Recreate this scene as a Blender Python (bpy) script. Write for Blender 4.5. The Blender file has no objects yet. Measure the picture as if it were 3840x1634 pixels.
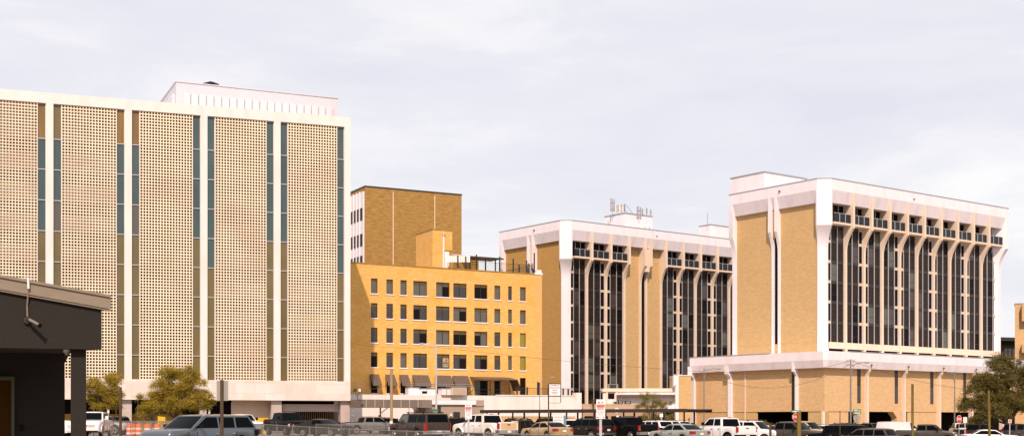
import bpy, math, random
from mathutils import Vector, Matrix
random.seed(7)
R = math.radians
scn = bpy.context.scene
col = scn.collection
FPX, HOR, CXP, EYE = 4900.0, 1575.0, 1920.0, 1.6

# ------------------------------------------------------------------ helpers
def lerp(a, b, t): return a + (b - a) * t
def sstep(x, a, b):
    t = max(0.0, min(1.0, (x - a) / (b - a))); return t * t * (3 - 2 * t)
def gz(X, Y):
    pts = [(-200, .42), (-60, .40), (-20, .33), (-3, .18), (8, 0), (15, -.15), (22, -.45), (32, -.66), (200, -.7)]
    v = pts[0][1]
    for (a, va), (b, vb) in zip(pts, pts[1:]):
        if a <= X <= b: v = lerp(va, vb, (X - a) / (b - a))
    if X > 200: v = -.7
    return v * sstep(Y, 35, 75)
def at(px, D, z=0.0):
    return Vector(((px - CXP) / FPX * D, D, z))
def zof(py, D): return (HOR - py) / FPX * D + EYE

class MB:
    def __init__(s): s.v = []; s.f = []; s.m = []
    def add(s, vs, fs, m=0):
        b = len(s.v); s.v += [tuple(v) for v in vs]
        s.f += [tuple(b + i for i in f) for f in fs]; s.m += [m] * len(fs)
        return s
    def box(s, x0, x1, y0, y1, z0, z1, m=0):
        return s.add([(x0,y0,z0),(x1,y0,z0),(x1,y1,z0),(x0,y1,z0),(x0,y0,z1),(x1,y0,z1),(x1,y1,z1),(x0,y1,z1)],
                     [(0,3,2,1),(4,5,6,7),(0,1,5,4),(1,2,6,5),(2,3,7,6),(3,0,4,7)], m)
    def prism(s, poly, axis, a, b, m=0):
        """poly: 2-D points; axis 'x','y' or 'z' is the extrusion axis"""
        n = len(poly)
        def P(p, t):
            return {'x': (t, p[0], p[1]), 'y': (p[0], t, p[1]), 'z': (p[0], p[1], t)}[axis]
        vs = [P(p, a) for p in poly] + [P(p, b) for p in poly]
        fs = [tuple(range(n))[::-1], tuple(range(n, 2 * n))] + [(i, (i+1) % n, n + (i+1) % n, n + i) for i in range(n)]
        return s.add(vs, fs, m)
    def tube(s, p, q, r0, r1=None, n=8, m=0):
        r1 = r0 if r1 is None else r1
        p, q = Vector(p), Vector(q); d = (q - p).normalized()
        a = d.orthogonal().normalized(); b = d.cross(a)
        vs = []
        for c, r in ((p, r0), (q, r1)):
            for i in range(n):
                t = 2 * math.pi * i / n
                vs.append(c + a * math.cos(t) * r + b * math.sin(t) * r)
        fs = [tuple(range(n))[::-1], tuple(range(n, 2 * n))] + [(i, (i+1) % n, n + (i+1) % n, n + i) for i in range(n)]
        return s.add(vs, fs, m)
    def path(s, pts, r, n=6, m=0):
        for a, b in zip(pts, pts[1:]): s.tube(a, b, r, r, n, m)
        return s
    def build(s, name, mats, parent=None, smooth=False, sharp=None):
        me = bpy.data.meshes.new(name); me.from_pydata(s.v, [], s.f)
        if not isinstance(mats, (list, tuple)): mats = [mats]
        for m in mats: me.materials.append(m)
        me.polygons.foreach_set('material_index', s.m)
        import bmesh
        bm = bmesh.new(); bm.from_mesh(me)
        bmesh.ops.recalc_face_normals(bm, faces=bm.faces)
        bm.to_mesh(me); bm.free()
        if smooth or sharp:
            me.polygons.foreach_set('use_smooth', [True] * len(me.polygons))
            if sharp: me.set_sharp_from_angle(angle=R(sharp))
        o = bpy.data.objects.new(name, me); col.objects.link(o)
        if parent: o.parent = parent
        return o
def raw(name, vs, fs, mat, parent=None, mats_idx=None):
    me = bpy.data.meshes.new(name); me.from_pydata(vs, [], fs)
    for m in (mat if isinstance(mat, (list, tuple)) else [mat]): me.materials.append(m)
    if mats_idx: me.polygons.foreach_set('material_index', mats_idx)
    o = bpy.data.objects.new(name, me); col.objects.link(o)
    if parent: o.parent = parent
    return o
def tag(o, label=None, cat=None, group=None, kind=None):
    if label: o['label'] = label
    if cat: o['category'] = cat
    if group: o['group'] = group
    if kind: o['kind'] = kind
    return o
def thing(name, label, cat, loc=(0, 0, 0), rz=0.0, group=None, kind=None):
    o = bpy.data.objects.new(name, None); col.objects.link(o)
    o.empty_display_size = .3; o.location = loc; o.rotation_euler = (0, 0, rz)
    return tag(o, label, cat, group, kind)
def children(o): return [c for c in bpy.data.objects if c.parent == o]
def copy_tree(o, parent=None):
    c = o.copy(); col.objects.link(c)
    if parent: c.parent = parent
    for ch in children(o): copy_tree(ch, c)
    return c
def text(name, body, size, mat, parent, loc, rot=(R(90), 0, 0), depth=.004, bold=.0, w=None):
    cu = bpy.data.curves.new(name, 'FONT'); cu.body = body; cu.size = size; cu.extrude = depth
    cu.align_x = 'CENTER'; cu.align_y = 'CENTER'; cu.offset = bold; cu.resolution_u = 3
    t = bpy.data.objects.new(name + '_src', cu); col.objects.link(t)
    bpy.context.view_layer.update()
    me = bpy.data.meshes.new_from_object(t.evaluated_get(bpy.context.evaluated_depsgraph_get()))
    bpy.data.objects.remove(t); bpy.data.curves.remove(cu)
    me.name = name; me.materials.clear(); me.materials.append(mat)
    o = bpy.data.objects.new(name, me); col.objects.link(o)
    o.location = loc; o.rotation_euler = rot; o.parent = parent
    if w:
        xs = [v.co.x for v in me.vertices]
        k = w / max(1e-6, max(xs) - min(xs))
        for v in me.vertices: v.co.x *= k
    return o

def lines(name, parent, m, xc, y, z, w, h, words=(3, 5, 2)):
    """a line of lettering too small to read in the photo: one short mark per letter, gaps between words"""
    n = sum(words) + len(words) - 1; dx = w / n; b = MB(); x = xc - w / 2
    for k, wd in enumerate(words):
        for q in range(wd):
            hh = h * (.7 + .3 * ((q * 7 + k * 3) % 3) / 2)
            b.box(x + dx * .12, x + dx * .82, y - .003, y, z - hh / 2, z + hh / 2); x += dx
        x += dx
    return b.build(name, m, parent)

# ------------------------------------------------------------------ materials
def mat(name, c, rough=.7, metal=0.0, var=0.0, scale=1.0, stretch=(1, 1, 1), bump=0.0, coat=0.0, spec=.5,
        c2=None, brick=None, emit=None, trans=0.0, detail=6, dirt=None):
    m = bpy.data.materials.new(name); m.use_nodes = True
    nt = m.node_tree; N = nt.nodes; L = nt.links
    b = N['Principled BSDF']
    b.inputs['Base Color'].default_value = (*c, 1); b.inputs['Roughness'].default_value = rough
    b.inputs['Metallic'].default_value = metal; b.inputs['Specular IOR Level'].default_value = spec
    if coat: b.inputs['Coat Weight'].default_value = coat; b.inputs['Coat Roughness'].default_value = .05
    if emit:
        b.inputs['Emission Color'].default_value = (*emit[0], 1); b.inputs['Emission Strength'].default_value = emit[1]
    if trans: b.inputs['Transmission Weight'].default_value = trans
    out_col = None
    if var or c2 or brick or dirt:
        tc = N.new('ShaderNodeTexCoord'); mp = N.new('ShaderNodeMapping')
        L.new(tc.outputs['Object'], mp.inputs['Vector'])
        mp.inputs['Scale'].default_value = tuple(k * scale for k in stretch)
        no = N.new('ShaderNodeTexNoise'); no.inputs['Scale'].default_value = 1; no.inputs['Detail'].default_value = detail
        no.inputs['Roughness'].default_value = .65
        L.new(mp.outputs[0], no.inputs['Vector'])
        mr = N.new('ShaderNodeMapRange'); mr.inputs['From Min'].default_value = .3; mr.inputs['From Max'].default_value = .7
        L.new(no.outputs['Fac'], mr.inputs['Value'])
        mx = N.new('ShaderNodeMix'); mx.data_type = 'RGBA'
        cc = c2 if c2 else tuple(k * (1 - var) for k in c)
        mx.inputs['A'].default_value = (*c, 1); mx.inputs['B'].default_value = (*cc, 1)
        L.new(mr.outputs[0], mx.inputs['Factor']); out_col = mx.outputs['Result']
        if brick:
            bw, bh, bc = brick
            br = N.new('ShaderNodeTexBrick'); br.inputs['Scale'].default_value = 1
            br.inputs['Brick Width'].default_value = bw; br.inputs['Row Height'].default_value = bh
            br.inputs['Mortar Size'].default_value = min(bw, bh) * .06
            br.inputs['Color1'].default_value = (1, 1, 1, 1); br.inputs['Color2'].default_value = (.86, .84, .8, 1)
            br.inputs['Mortar'].default_value = (*bc, 1)
            m2 = N.new('ShaderNodeMapping'); m2.inputs['Rotation'].default_value = (R(90), 0, 0)
            cb = N.new('ShaderNodeSeparateXYZ'); L.new(tc.outputs['Object'], cb.inputs[0])
            ad = N.new('ShaderNodeMath'); ad.operation = 'ADD'; L.new(cb.outputs[0], ad.inputs[0]); L.new(cb.outputs[1], ad.inputs[1])
            cx = N.new('ShaderNodeCombineXYZ'); L.new(ad.outputs[0], cx.inputs[0]); L.new(cb.outputs[2], cx.inputs[1])
            L.new(cx.outputs[0], br.inputs['Vector'])
            mu = N.new('ShaderNodeMix'); mu.data_type = 'RGBA'; mu.blend_type = 'MULTIPLY'; mu.inputs['Factor'].default_value = 1
            L.new(out_col, mu.inputs['A']); L.new(br.outputs['Color'], mu.inputs['B']); out_col = mu.outputs['Result']
        if dirt:   # second, larger stain layer: (colour, scale, stretch, amount)
            mp2 = N.new('ShaderNodeMapping'); L.new(tc.outputs['Object'], mp2.inputs['Vector'])
            mp2.inputs['Scale'].default_value = tuple(k * dirt[1] for k in dirt[2]); mp2.inputs['Location'].default_value = (3.1, 7.7, 1.3)
            n2 = N.new('ShaderNodeTexNoise'); n2.inputs['Scale'].default_value = 1; n2.inputs['Detail'].default_value = 8
            L.new(mp2.outputs[0], n2.inputs['Vector'])
            r2 = N.new('ShaderNodeMapRange'); r2.inputs['From Min'].default_value = .48; r2.inputs['From Max'].default_value = .72
            r2.inputs['To Max'].default_value = dirt[3]; L.new(n2.outputs['Fac'], r2.inputs['Value'])
            m3 = N.new('ShaderNodeMix'); m3.data_type = 'RGBA'; L.new(r2.outputs[0], m3.inputs['Factor'])
            L.new(out_col, m3.inputs['A']); m3.inputs['B'].default_value = (*dirt[0], 1); out_col = m3.outputs['Result']
        L.new(out_col, b.inputs['Base Color'])
        if bump:
            bp = N.new('ShaderNodeBump'); bp.inputs['Strength'].default_value = bump; bp.inputs['Distance'].default_value = .05
            L.new(no.outputs['Fac'], bp.inputs['Height']); L.new(bp.outputs[0], b.inputs['Normal'])
    return m
M = {}
M['marble'] = mat('white_marble', (.77, .70, .67), .45, c2=(.72, .64, .61), scale=.5, stretch=(1, 1, .35), detail=8, dirt=((.62, .50, .43), .8, (1, 1, .25), .35))
M['marble_slab'] = mat('marble_slab', (.77, .70, .66), .4, c2=(.70, .61, .57), scale=.35, stretch=(1.6, 1, 1), detail=10, dirt=((.5, .40, .35), .6, (1.7, 1, .8), .3), brick=(2.6, 1.25, (.92, .88, .84)))
M['marble_grey'] = mat('grey_marble', (.50, .42, .38), .5, c2=(.42, .35, .31), scale=.8, detail=8, dirt=((.30, .24, .20), 1.2, (1, 1, .3), .4))
M['white'] = mat('white_concrete', (.79, .745, .785), .65, var=.06, scale=.7, dirt=((.64, .57, .55), .6, (1, 1, .15), .4))
M['whitelow'] = mat('white_stucco', (.78, .70, .66), .8, var=.07, scale=.5, dirt=((.58, .48, .41), .6, (1, 1, .25), .45))
M['cream'] = mat('cream_concrete', (.74, .60, .47), .75, var=.08, scale=.8, dirt=((.5, .38, .28), .5, (1, 1, .2), .3))
M['frieze'] = mat('pale_panel', (.76, .70, .73), .7, var=.07, scale=1.2, dirt=((.55, .49, .50), .7, (1, 1, .2), .5))
M['coping'] = mat('grey_coping', (.34, .34, .36), .5, var=.1, scale=2)
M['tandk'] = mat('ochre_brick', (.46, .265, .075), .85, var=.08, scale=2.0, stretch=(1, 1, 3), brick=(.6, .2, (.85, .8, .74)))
M['tan'] = mat('tan_brick', (.61, .415, .195), .85, var=.10, scale=2.0, stretch=(1, 1, 3), brick=(.6, .2, (.78, .74, .68)), dirt=((.53, .32, .12), .5, (1, 1, .15), .3))
M['tanlt'] = mat('pale_tan_brick', (.67, .45, .235), .85, var=.05, scale=2.0, stretch=(1, 1, 3), brick=(.6, .2, (.8, .77, .72)), dirt=((.58, .37, .18), .5, (1, 1, .15), .22))
M['yellow'] = mat('yellow_brick', (.83, .49, .145), .85, var=.26, scale=1.4, stretch=(1, 1, 4), brick=(.5, .16, (.85, .8, .7)), dirt=((.66, .31, .030), .35, (1, 1, 1.6), .6))
M['yellowlt'] = mat('pale_yellow_brick', (.76, .43, .15), .85, var=.08, scale=1.4, stretch=(1, 1, 4), brick=(.5, .16, (.85, .8, .7)), dirt=((.68, .33, .09), .35, (1, 1, 1.6), .4))
M['brown'] = mat('brown_brick', (.42, .275, .085), .85, c2=(.27, .125, .018), scale=.8, stretch=(1, 1, 4.5), detail=9, brick=(.6, .2, (.8, .75, .7)))
M['glass_dark'] = mat('dark_window_glass', (.010, .008, .007), .1, spec=.12)
M['glass_refl_teal'] = mat('teal_reflection_glass', (.065, .105, .105), .12, spec=.5, var=.35, scale=.25, stretch=(1, 1, .5))  # upper panes: the reflection is put into the teal tint
M['glass_refl_olive'] = mat('olive_reflection_glass', (.165, .130, .052), .15, spec=.5, var=.3, scale=.25, stretch=(1, 1, .5))  # lower panes: mirrored surroundings put into the pane as olive colour
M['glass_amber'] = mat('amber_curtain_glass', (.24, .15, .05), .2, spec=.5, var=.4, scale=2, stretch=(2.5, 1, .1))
M['glass_grey'] = mat('grey_blind_glass', (.105, .10, .085), .15, spec=.5, var=.15, scale=.6)
M['glass_slate'] = mat('slate_window_glass', (.045, .042, .045), .1, spec=.5, var=.2, scale=.6)
M['glass_green'] = mat('green_blind_glass', (.22, .20, .03), .25, spec=.4)
M['shade_olive'] = mat('olive_window_shade', (.10, .065, .012), .5)
M['tower_g1'] = mat('tower_glass_plum', (.034, .025, .021), .10, spec=.16, var=.3, scale=.7)
M['tower_g2'] = mat('tower_glass_dark', (.010, .007, .006), .10, spec=.12, var=.3, scale=.7)
M['tower_g3'] = mat('tower_glass_curtain', (.075, .055, .050), .15, spec=.45, var=.3, scale=1.5, stretch=(4, 4, .2))
M['tower_g4'] = mat('tower_glass_green_curtain', (.10, .11, .085), .15, spec=.45, var=.3, scale=1.5, stretch=(4, 4, .2))
M['rail_glass'] = mat('balcony_glass', (.018, .020, .022), .12, spec=.5)
M['silver'] = mat('silver_mullion', (.55, .53, .54), .35, metal=.3)
M['frame_dk'] = mat('dark_frame', (.035, .030, .028), .4, metal=.3)
M['spandrel'] = mat('beige_spandrel', (.62, .50, .38), .7, var=.15, scale=1)
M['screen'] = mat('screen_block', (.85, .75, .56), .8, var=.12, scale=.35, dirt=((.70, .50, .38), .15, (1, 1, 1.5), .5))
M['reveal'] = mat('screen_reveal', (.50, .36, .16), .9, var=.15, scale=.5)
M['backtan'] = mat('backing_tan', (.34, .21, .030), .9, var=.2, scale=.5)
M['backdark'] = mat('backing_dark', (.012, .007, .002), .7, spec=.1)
M['black'] = mat('black_stucco', (.018, .0145, .012), .92, var=.25, scale=40, bump=.35, detail=3)
M['cap'] = mat('tan_metal_cap', (.24, .195, .145), .5, var=.12, scale=3, stretch=(1, 1, 6), dirt=((.30, .22, .15), 2, (.5, 1, 3), .4))
M['doorbrown'] = mat('brown_door', (.055, .022, .003), .95, spec=.1, var=.1, scale=5)
M['doorframe'] = mat('green_grey_frame', (.06, .065, .03), .5)
M['ground'] = mat('asphalt_lot', (.20, .16, .125), .9, c2=(.28, .22, .17), scale=.25, detail=10, bump=.2, dirt=((.12, .10, .08), .6, (1, 1, 1), .5))
M['concrete'] = mat('concrete_walk', (.45, .37, .29), .9, var=.15, scale=.5)
M['roadmat'] = mat('road_asphalt', (.07, .065, .06), .9, var=.2, scale=1)
M['paint'] = mat('line_paint', (.7, .68, .62), .8, var=.2, scale=3)
M['steel'] = mat('galvanized_steel', (.27, .26, .25), .45, metal=.5, var=.15, scale=2)
M['wire'] = mat('fence_wire', (.26, .24, .21), .5, metal=.4)
M['dkmetal'] = mat('dark_metal', (.030, .026, .022), .5, metal=.2)
M['carport'] = mat('carport_bronze', (.034, .022, .015), .45, var=.15, scale=1)
M['awn'] = mat('awning_metal', (.125, .085, .060), .6, c2=(.075, .05, .035), scale=6, stretch=(1, .0, .0), detail=1)
M['rust'] = mat('rusty_post', (.035, .020, .010), .8, c2=(.085, .048, .016), scale=4, stretch=(1, 1, .4))
M['wood'] = mat('weathered_wood', (.36, .26, .14), .85, c2=(.26, .18, .09), scale=5, stretch=(3, 3, .2))
M['yellowpost'] = mat('yellow_post', (.19, .125, .006), .6, c2=(.08, .045, .004), scale=3, stretch=(2, 2, .3))
M['signwhite'] = mat('sign_white', (.80, .76, .76), .45)
M['signgrey'] = mat('sign_back', (.38, .37, .34), .4, metal=.3, var=.1, scale=2)
M['signred'] = mat('sign_red', (.55, .012, .012), .4)
M['signgreen'] = mat('sign_green', (.01, .16, .07), .4)
M['txtred'] = mat('text_red', (.45, .03, .03), .5)
M['txtdk'] = mat('text_dark', (.10, .07, .06), .6)
M['orange'] = mat('barrel_orange', (.80, .16, .015), .5)
M['reflect'] = mat('reflective_white', (.80, .70, .66), .4)
M['binyellow'] = mat('bin_yellow', (.60, .36, .01), .5)
M['tyre'] = mat('tyre_rubber', (.022, .020, .019), .85)
M['rim'] = mat('alloy_rim', (.50, .49, .48), .3, metal=.8)
M['carglass'] = mat('car_glass', (.003, .004, .005), .06, spec=.08)
M['carglass2'] = mat('car_glass_clear', (.06, .065, .045), .06, spec=.7)
M['chrome'] = mat('chrome', (.62, .62, .62), .15, metal=.9)
M['plastic'] = mat('black_plastic', (.010, .009, .008), .6, spec=.12)
M['lampred'] = mat('tail_lamp_red', (.30, .008, .006), .2, coat=.5)
M['lampclear'] = mat('head_lamp', (.70, .66, .60), .12, coat=.5, metal=.2)
M['amber'] = mat('amber_lens', (.70, .28, .03), .2)
M['plate'] = mat('plate_white', (.7, .68, .64), .5)
M['bark'] = mat('bark', (.13, .085, .05), .9, c2=(.07, .045, .025), scale=3, stretch=(2, 2, .4))
def leafmat(name, c, c2):
    m = mat(name, c, .6, c2=c2, scale=1.3, detail=5)
    b = m.node_tree.nodes['Principled BSDF']
    tr = m.node_tree.nodes.new('ShaderNodeBsdfTranslucent'); tr.inputs[0].default_value = (c[0]*1.2, c[1]*1.2, c[2], 1)
    ms = m.node_tree.nodes.new('ShaderNodeMixShader'); ms.inputs[0].default_value = .22
    o = m.node_tree.nodes['Material Output']
    m.node_tree.links.new(b.outputs[0], ms.inputs[1]); m.node_tree.links.new(tr.outputs[0], ms.inputs[2])
    m.node_tree.links.new(ms.outputs[0], o.inputs[0]); return m
M['leaf'] = leafmat('oak_leaves', (.40, .285, .018), (.20, .150, .010))
M['leafdk'] = leafmat('dark_oak_leaves', (.17, .130, .02), (.075, .066, .010))
M['leafmid'] = leafmat('bush_leaves', (.24, .19, .03), (.14, .12, .018))
def paint(name, c, metal=.0, rough=.3, dirt=None):
    m = mat(name, c, rough, metal=metal, coat=(.05 if max(c) < .12 else .6), spec=(.15 if max(c) < .12 else .5), var=.06, scale=.8, dirt=dirt)
    if max(c) < .12: m.node_tree.nodes['Principled BSDF'].inputs['IOR'].default_value = 1.22
    return m
for k_ in ('carglass', 'plastic', 'glass_dark', 'tower_g1', 'tower_g2', 'rail_glass'): M[k_].node_tree.nodes['Principled BSDF'].inputs['IOR'].default_value = 1.3

# ------------------------------------------------------------------ camera, sky, sun
cam = bpy.data.cameras.new('camera'); co = bpy.data.objects.new('camera', cam); col.objects.link(co)
co.location = (0, 0, EYE); co.rotation_euler = (R(90), 0, 0)
cam.sensor_width = 36; cam.lens = FPX / 3840 * 36; cam.shift_y = (HOR - 817) / 3840; cam.clip_end = 12000; cam.clip_start = .1
scn.camera = co
SUN_EL, SUN_AZ = 44.0, 1.2    # azimuth: degrees to the left of straight behind the camera
sv = Vector((-math.sin(R(SUN_AZ)) * math.cos(R(SUN_EL)), -math.cos(R(SUN_AZ)) * math.cos(R(SUN_EL)), math.sin(R(SUN_EL))))
sl = bpy.data.lights.new('sun', 'SUN'); sl.energy = 4.9; sl.angle = R(.6); sl.color = (1.0, .785, .65)
so = bpy.data.objects.new('sun', sl); col.objects.link(so); so.rotation_euler = sv.to_track_quat('Z', 'Y').to_euler(); so.location = (0, -20, 60)
w = bpy.data.worlds.new('World'); scn.world = w; w.use_nodes = True
nt = w.node_tree; N = nt.nodes; L = nt.links
bg = N['Background']; bg.inputs['Strength'].default_value = .10
sky = N.new('ShaderNodeTexSky'); sky.sky_type = 'NISHITA'; sky.sun_disc = False
sky.sun_elevation = R(SUN_EL); sky.sun_rotation = math.atan2(sv.x, sv.y); sky.dust_density = 2.0
tc = N.new('ShaderNodeTexCoord'); mp = N.new('ShaderNodeMapping'); mp.inputs['Scale'].default_value = (2.2, 2.2, 8); mp.inputs['Rotation'].default_value = (0, R(5), 0)
L.new(tc.outputs['Generated'], mp.inputs['Vector'])
n1 = N.new('ShaderNodeTexNoise'); n1.inputs['Scale'].default_value = 1.6; n1.inputs['Detail'].default_value = 9; n1.inputs['Roughness'].default_value = .58; n1.inputs['Distortion'].default_value = .35
L.new(mp.outputs[0], n1.inputs['Vector'])
cr = N.new('ShaderNodeValToRGB'); cr.color_ramp.elements[0].position = .34; cr.color_ramp.elements[1].position = .66
cr.color_ramp.elements[0].color = (8.4, 8.3, 9.25, 1); cr.color_ramp.elements[1].color = (10.6, 10.45, 10.4, 1)
e = cr.color_ramp.elements.new(.5); e.color = (9.1, 9.0, 9.55, 1)
L.new(n1.outputs['Fac'], cr.inputs[0])
mx = N.new('ShaderNodeMix'); mx.data_type = 'RGBA'; mx.inputs['Factor'].default_value = .90
L.new(sky.outputs[0], mx.inputs['A']); L.new(cr.outputs[0], mx.inputs['B'])
L.new(mx.outputs['Result'], bg.inputs['Color'])
scn.view_settings.view_transform = 'Standard'; scn.view_settings.look = 'None'; scn.view_settings.exposure = 0; scn.view_settings.gamma = 1
scn.cycles.max_bounces = 6

# ------------------------------------------------------------------ ground
def build_ground():
    xs = [-3000, -800, -300, -120, -60, -40, -20, -10, -3, 3, 8, 11, 15, 18, 22, 27, 32, 45, 80, 200, 600, 3000]
    ys = [-400, -60, 0, 20, 35, 42, 50, 58, 66, 75, 85, 100, 130, 170, 250, 500, 1500, 6000]
    vs = [(x, y, gz(x, y)) for y in ys for x in xs]; n = len(xs)
    fs = [(j*n+i, j*n+i+1, (j+1)*n+i+1, (j+1)*n+i) for j in range(len(ys)-1) for i in range(n-1)]
    tag(raw('ground', vs, fs, M['ground']), kind='structure')
    def strip(name, pts, wd, m, lift):
        vs = []; fs = []
        for i, (x, y) in enumerate(pts):
            vs += [(x, y - wd/2, gz(x, y - wd/2) + lift), (x, y + wd/2, gz(x, y + wd/2) + lift)]
            if i: fs.append((2*i-2, 2*i, 2*i+1, 2*i-1))
        tag(raw(name, vs, fs, M[m]), kind='structure')
    strip('road', [(x, 136 + x * .12) for x in range(-100, 121, 5)], 11, 'roadmat', .02)
    strip('pavement', [(x, 144.5 + x * .12) for x in range(-100, 121, 5)], 3.6, 'concrete', .14)
build_ground()

def build_added_ridge():
    """unseen dark rise added behind the viewpoint for glass and car paint to mirror low down"""
    rnd = random.Random(2); vs, fs = [], []; n = 90
    for i in range(n + 1):
        a = lerp(-160, -20, i / n); x, y = math.cos(R(a)), math.sin(R(a)); h = 30 + 6 * math.sin(i * .35) + 3 * math.sin(i * 1.1) + rnd.uniform(-1, 1)
        for r_, z in ((105, .0), (118, h * .45), (132, h * .85), (150, h), (230, -.5)): vs.append((x * r_, y * r_ + 15, z))
        if i:
            for j in range(4): k = (i - 1) * 5 + j; fs.append((k, k + 1, k + 6, k + 5))
    o = raw('added_ridge', vs, fs, mat('added_ridge_dark', (.055, .045, .018), .95, c2=(.10, .075, .03), scale=.12, bump=.5)); tag(o, kind='structure')  # made-up slope, kept dark to tone down low reflections
build_added_ridge()
# ------------------------------------------------------------------ buildings
class Frame:
    def __init__(s, X0, Y0, deg): s.X, s.Y, s.t = X0, Y0, R(deg); s.c, s.s = math.cos(s.t), math.sin(s.t)
    def u(s, px, y=0.0):
        r = (px - CXP) / FPX
        return (r * (s.Y + y * s.c) - (s.X - y * s.s)) / (s.c - r * s.s)
    def w(s, px, x=0.0):
        r = (px - CXP) / FPX
        return (s.X + x * s.c - r * (s.Y + x * s.s)) / (s.s + r * s.c)
    def depth(s, x, y): return s.Y + x * s.s + y * s.c
    def z(s, py, x, y=0): return zof(py, s.depth(x, y))
def fr2(px0, D0, px1, D1):
    a, b = at(px0, D0), at(px1, D1)
    return Frame(a.x, a.y, math.degrees(math.atan2(b.y - a.y, b.x - a.x)))
def bthing(name, label, cat, F): return thing(name, label, cat, (F.X, F.Y, 0), F.t)

# --- white marble block with pierced screens
def marble_building():
    F = fr2(0, 154.5, 1314, 169.2); B = bthing('office_building', 'white marble office block with tall pierced screens between slim glass strips', 'building', F)
    LR = F.u(1314); ZT = 40.75; ZS = 39.5; ZB = 6.65; ZM = 4.15
    piers = [F.u(p) for p in (186, 481, 765, 1040)]
    piers = [2 * piers[0] - piers[1]] + piers
    XL = piers[0] - .8
    b = MB(); b.box(XL, LR - .05, 1.2, 30, 4.3, ZT - .3); b.build('core', M['backdark'], B)
    b = MB(); b.box(XL, LR, 0, 1.15, ZS, ZT); b.box(XL, LR, 1.15, 30.2, ZS + .4, ZT - .05); b.build('parapet', M['marble'], B)
    b = MB(); b.box(XL, LR, -.04, 1.15, ZM, ZB); b.build('marble_band', M['marble_slab'], B)
    b = MB(); b.box(XL, LR, 1.15, 30, ZM + .05, ZM + .2); b.build('soffit', M['marble_grey'], B)
    b = MB(); b.box(LR - .05, LR + .0, 1.16, 30, ZM + .21, ZT - .31); b.build('side_wall', M['marble'], B)
    for i, x in enumerate(piers):
        b = MB(); b.box(x - .42, x + .42, .0, 1.1, ZB, ZS); b.build('pier', M['marble'], B)
    b = MB(); b.box(LR - .78, LR, 0, 1.1, ZB, ZS); b.build('pier', M['marble'], B)
    seps = [ZS] + [35.3 - 3.67 * k for k in range(8)] + [ZB]
    gw = .93
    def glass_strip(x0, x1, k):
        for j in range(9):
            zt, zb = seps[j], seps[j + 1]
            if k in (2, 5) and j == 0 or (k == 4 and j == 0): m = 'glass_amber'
            elif k == 3 and j == 0: m = 'glass_refl_olive'
            elif j < 3 + (k % 3 == 1) + (k > 6): m = 'glass_refl_teal'
            elif j == 3: m = 'glass_grey' if k % 2 else 'glass_refl_teal'
            else: m = 'glass_refl_olive'
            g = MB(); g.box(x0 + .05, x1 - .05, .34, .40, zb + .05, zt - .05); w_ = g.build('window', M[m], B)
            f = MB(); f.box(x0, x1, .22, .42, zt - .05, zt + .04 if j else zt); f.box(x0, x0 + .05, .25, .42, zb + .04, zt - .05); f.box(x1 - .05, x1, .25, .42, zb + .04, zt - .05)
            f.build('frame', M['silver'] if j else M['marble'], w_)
    k = 0
    bounds = piers + [LR - .36]
    for i in range(len(bounds) - 1):
        a, c = bounds[i] + .42, bounds[i + 1] - .42
        if i == 0: k = 1
        glass_strip(a, a + gw, k); k += 1
        glass_strip(c - gw, c, k); k += 1
        s0, s1 = a + gw + .04, c - gw - .04
        nc, nr = 18, 89
        vs, fs, mi = [], [], []
        px_, pz = (s1 - s0) / nc, (ZS - ZB) / nr
        hx, hz = px_ * .335, pz * .335
        # lattice: per cell a framed hole with reveals
        yF, yB = .12, .38
        for r in range(nr):
            for q in range(nc):
                x0, x1 = s0 + q * px_, s0 + (q + 1) * px_; z0, z1 = ZB + r * pz, ZB + (r + 1) * pz
                cx, cz = (x0 + x1) / 2, (z0 + z1) / 2
                bi = len(vs)
                for y in (yF,): vs += [(x0, y, z0), (x1, y, z0), (x1, y, z1), (x0, y, z1)]
                for y in (yF, yB): vs += [(cx - hx, y, cz - hz), (cx + hx, y, cz - hz), (cx + hx, y, cz + hz), (cx - hx, y, cz + hz)]
                for e_ in range(4):
                    g_ = (e_ + 1) % 4
                    fs.append((bi + e_, bi + g_, bi + 4 + g_, bi + 4 + e_))
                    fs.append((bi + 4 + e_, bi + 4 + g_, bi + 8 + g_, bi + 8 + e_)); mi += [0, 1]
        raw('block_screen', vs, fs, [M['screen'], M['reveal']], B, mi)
        b = MB()
        for j in range(9):
            zt, zb = seps[j], seps[j + 1]
            if j == 0: b.box(s0, s1, .62, .70, zb, zt, 0); continue
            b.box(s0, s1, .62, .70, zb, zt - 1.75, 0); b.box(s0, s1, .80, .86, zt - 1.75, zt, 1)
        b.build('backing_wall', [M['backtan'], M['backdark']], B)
        b = MB()
        for (x0, x1) in ((s0 - .04, s0), (s1, s1 + .04)): b.box(x0, x1, .1, .6, ZB, ZS)
        b.build('screen_edge', M['marble'], B)
    # ground storey
    for (p0, p1) in ((456, 494), (750, 775), (1018, 1057), (1278, 1312)):
        x0, x1 = F.u(p0, .4), F.u(p1, .4)
        b = MB(); b.box(x0, x1, .5, 1.9, gz(F.X, F.Y), ZM - .003); b.box(x0 - .02, x1 + .02, .49, 1.92, 2.55, 2.6); b.build('ground_column', M['marble_grey'], B)
    x0, x1 = F.u(868, 2.5), F.u(1018, 1.9)
    b = MB(); b.box(x0, x1, 2.4, 2.5, .3, ZM)
    for q in range(14): b.box(x0, x1, 2.33, 2.39, .4 + q * .27, .4 + q * .27 + .17)
    b.build('roller_shutter', M['cream'], B)
    x0, x1 = F.u(1057, 1.9), F.u(1278, 1.9)
    b = MB(); b.box(x0, x1, 1.5, 1.8, 2.75, 3.7); b.build('lintel', M['marble_grey'], B)
    b = MB()
    q = x0 + .3
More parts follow.
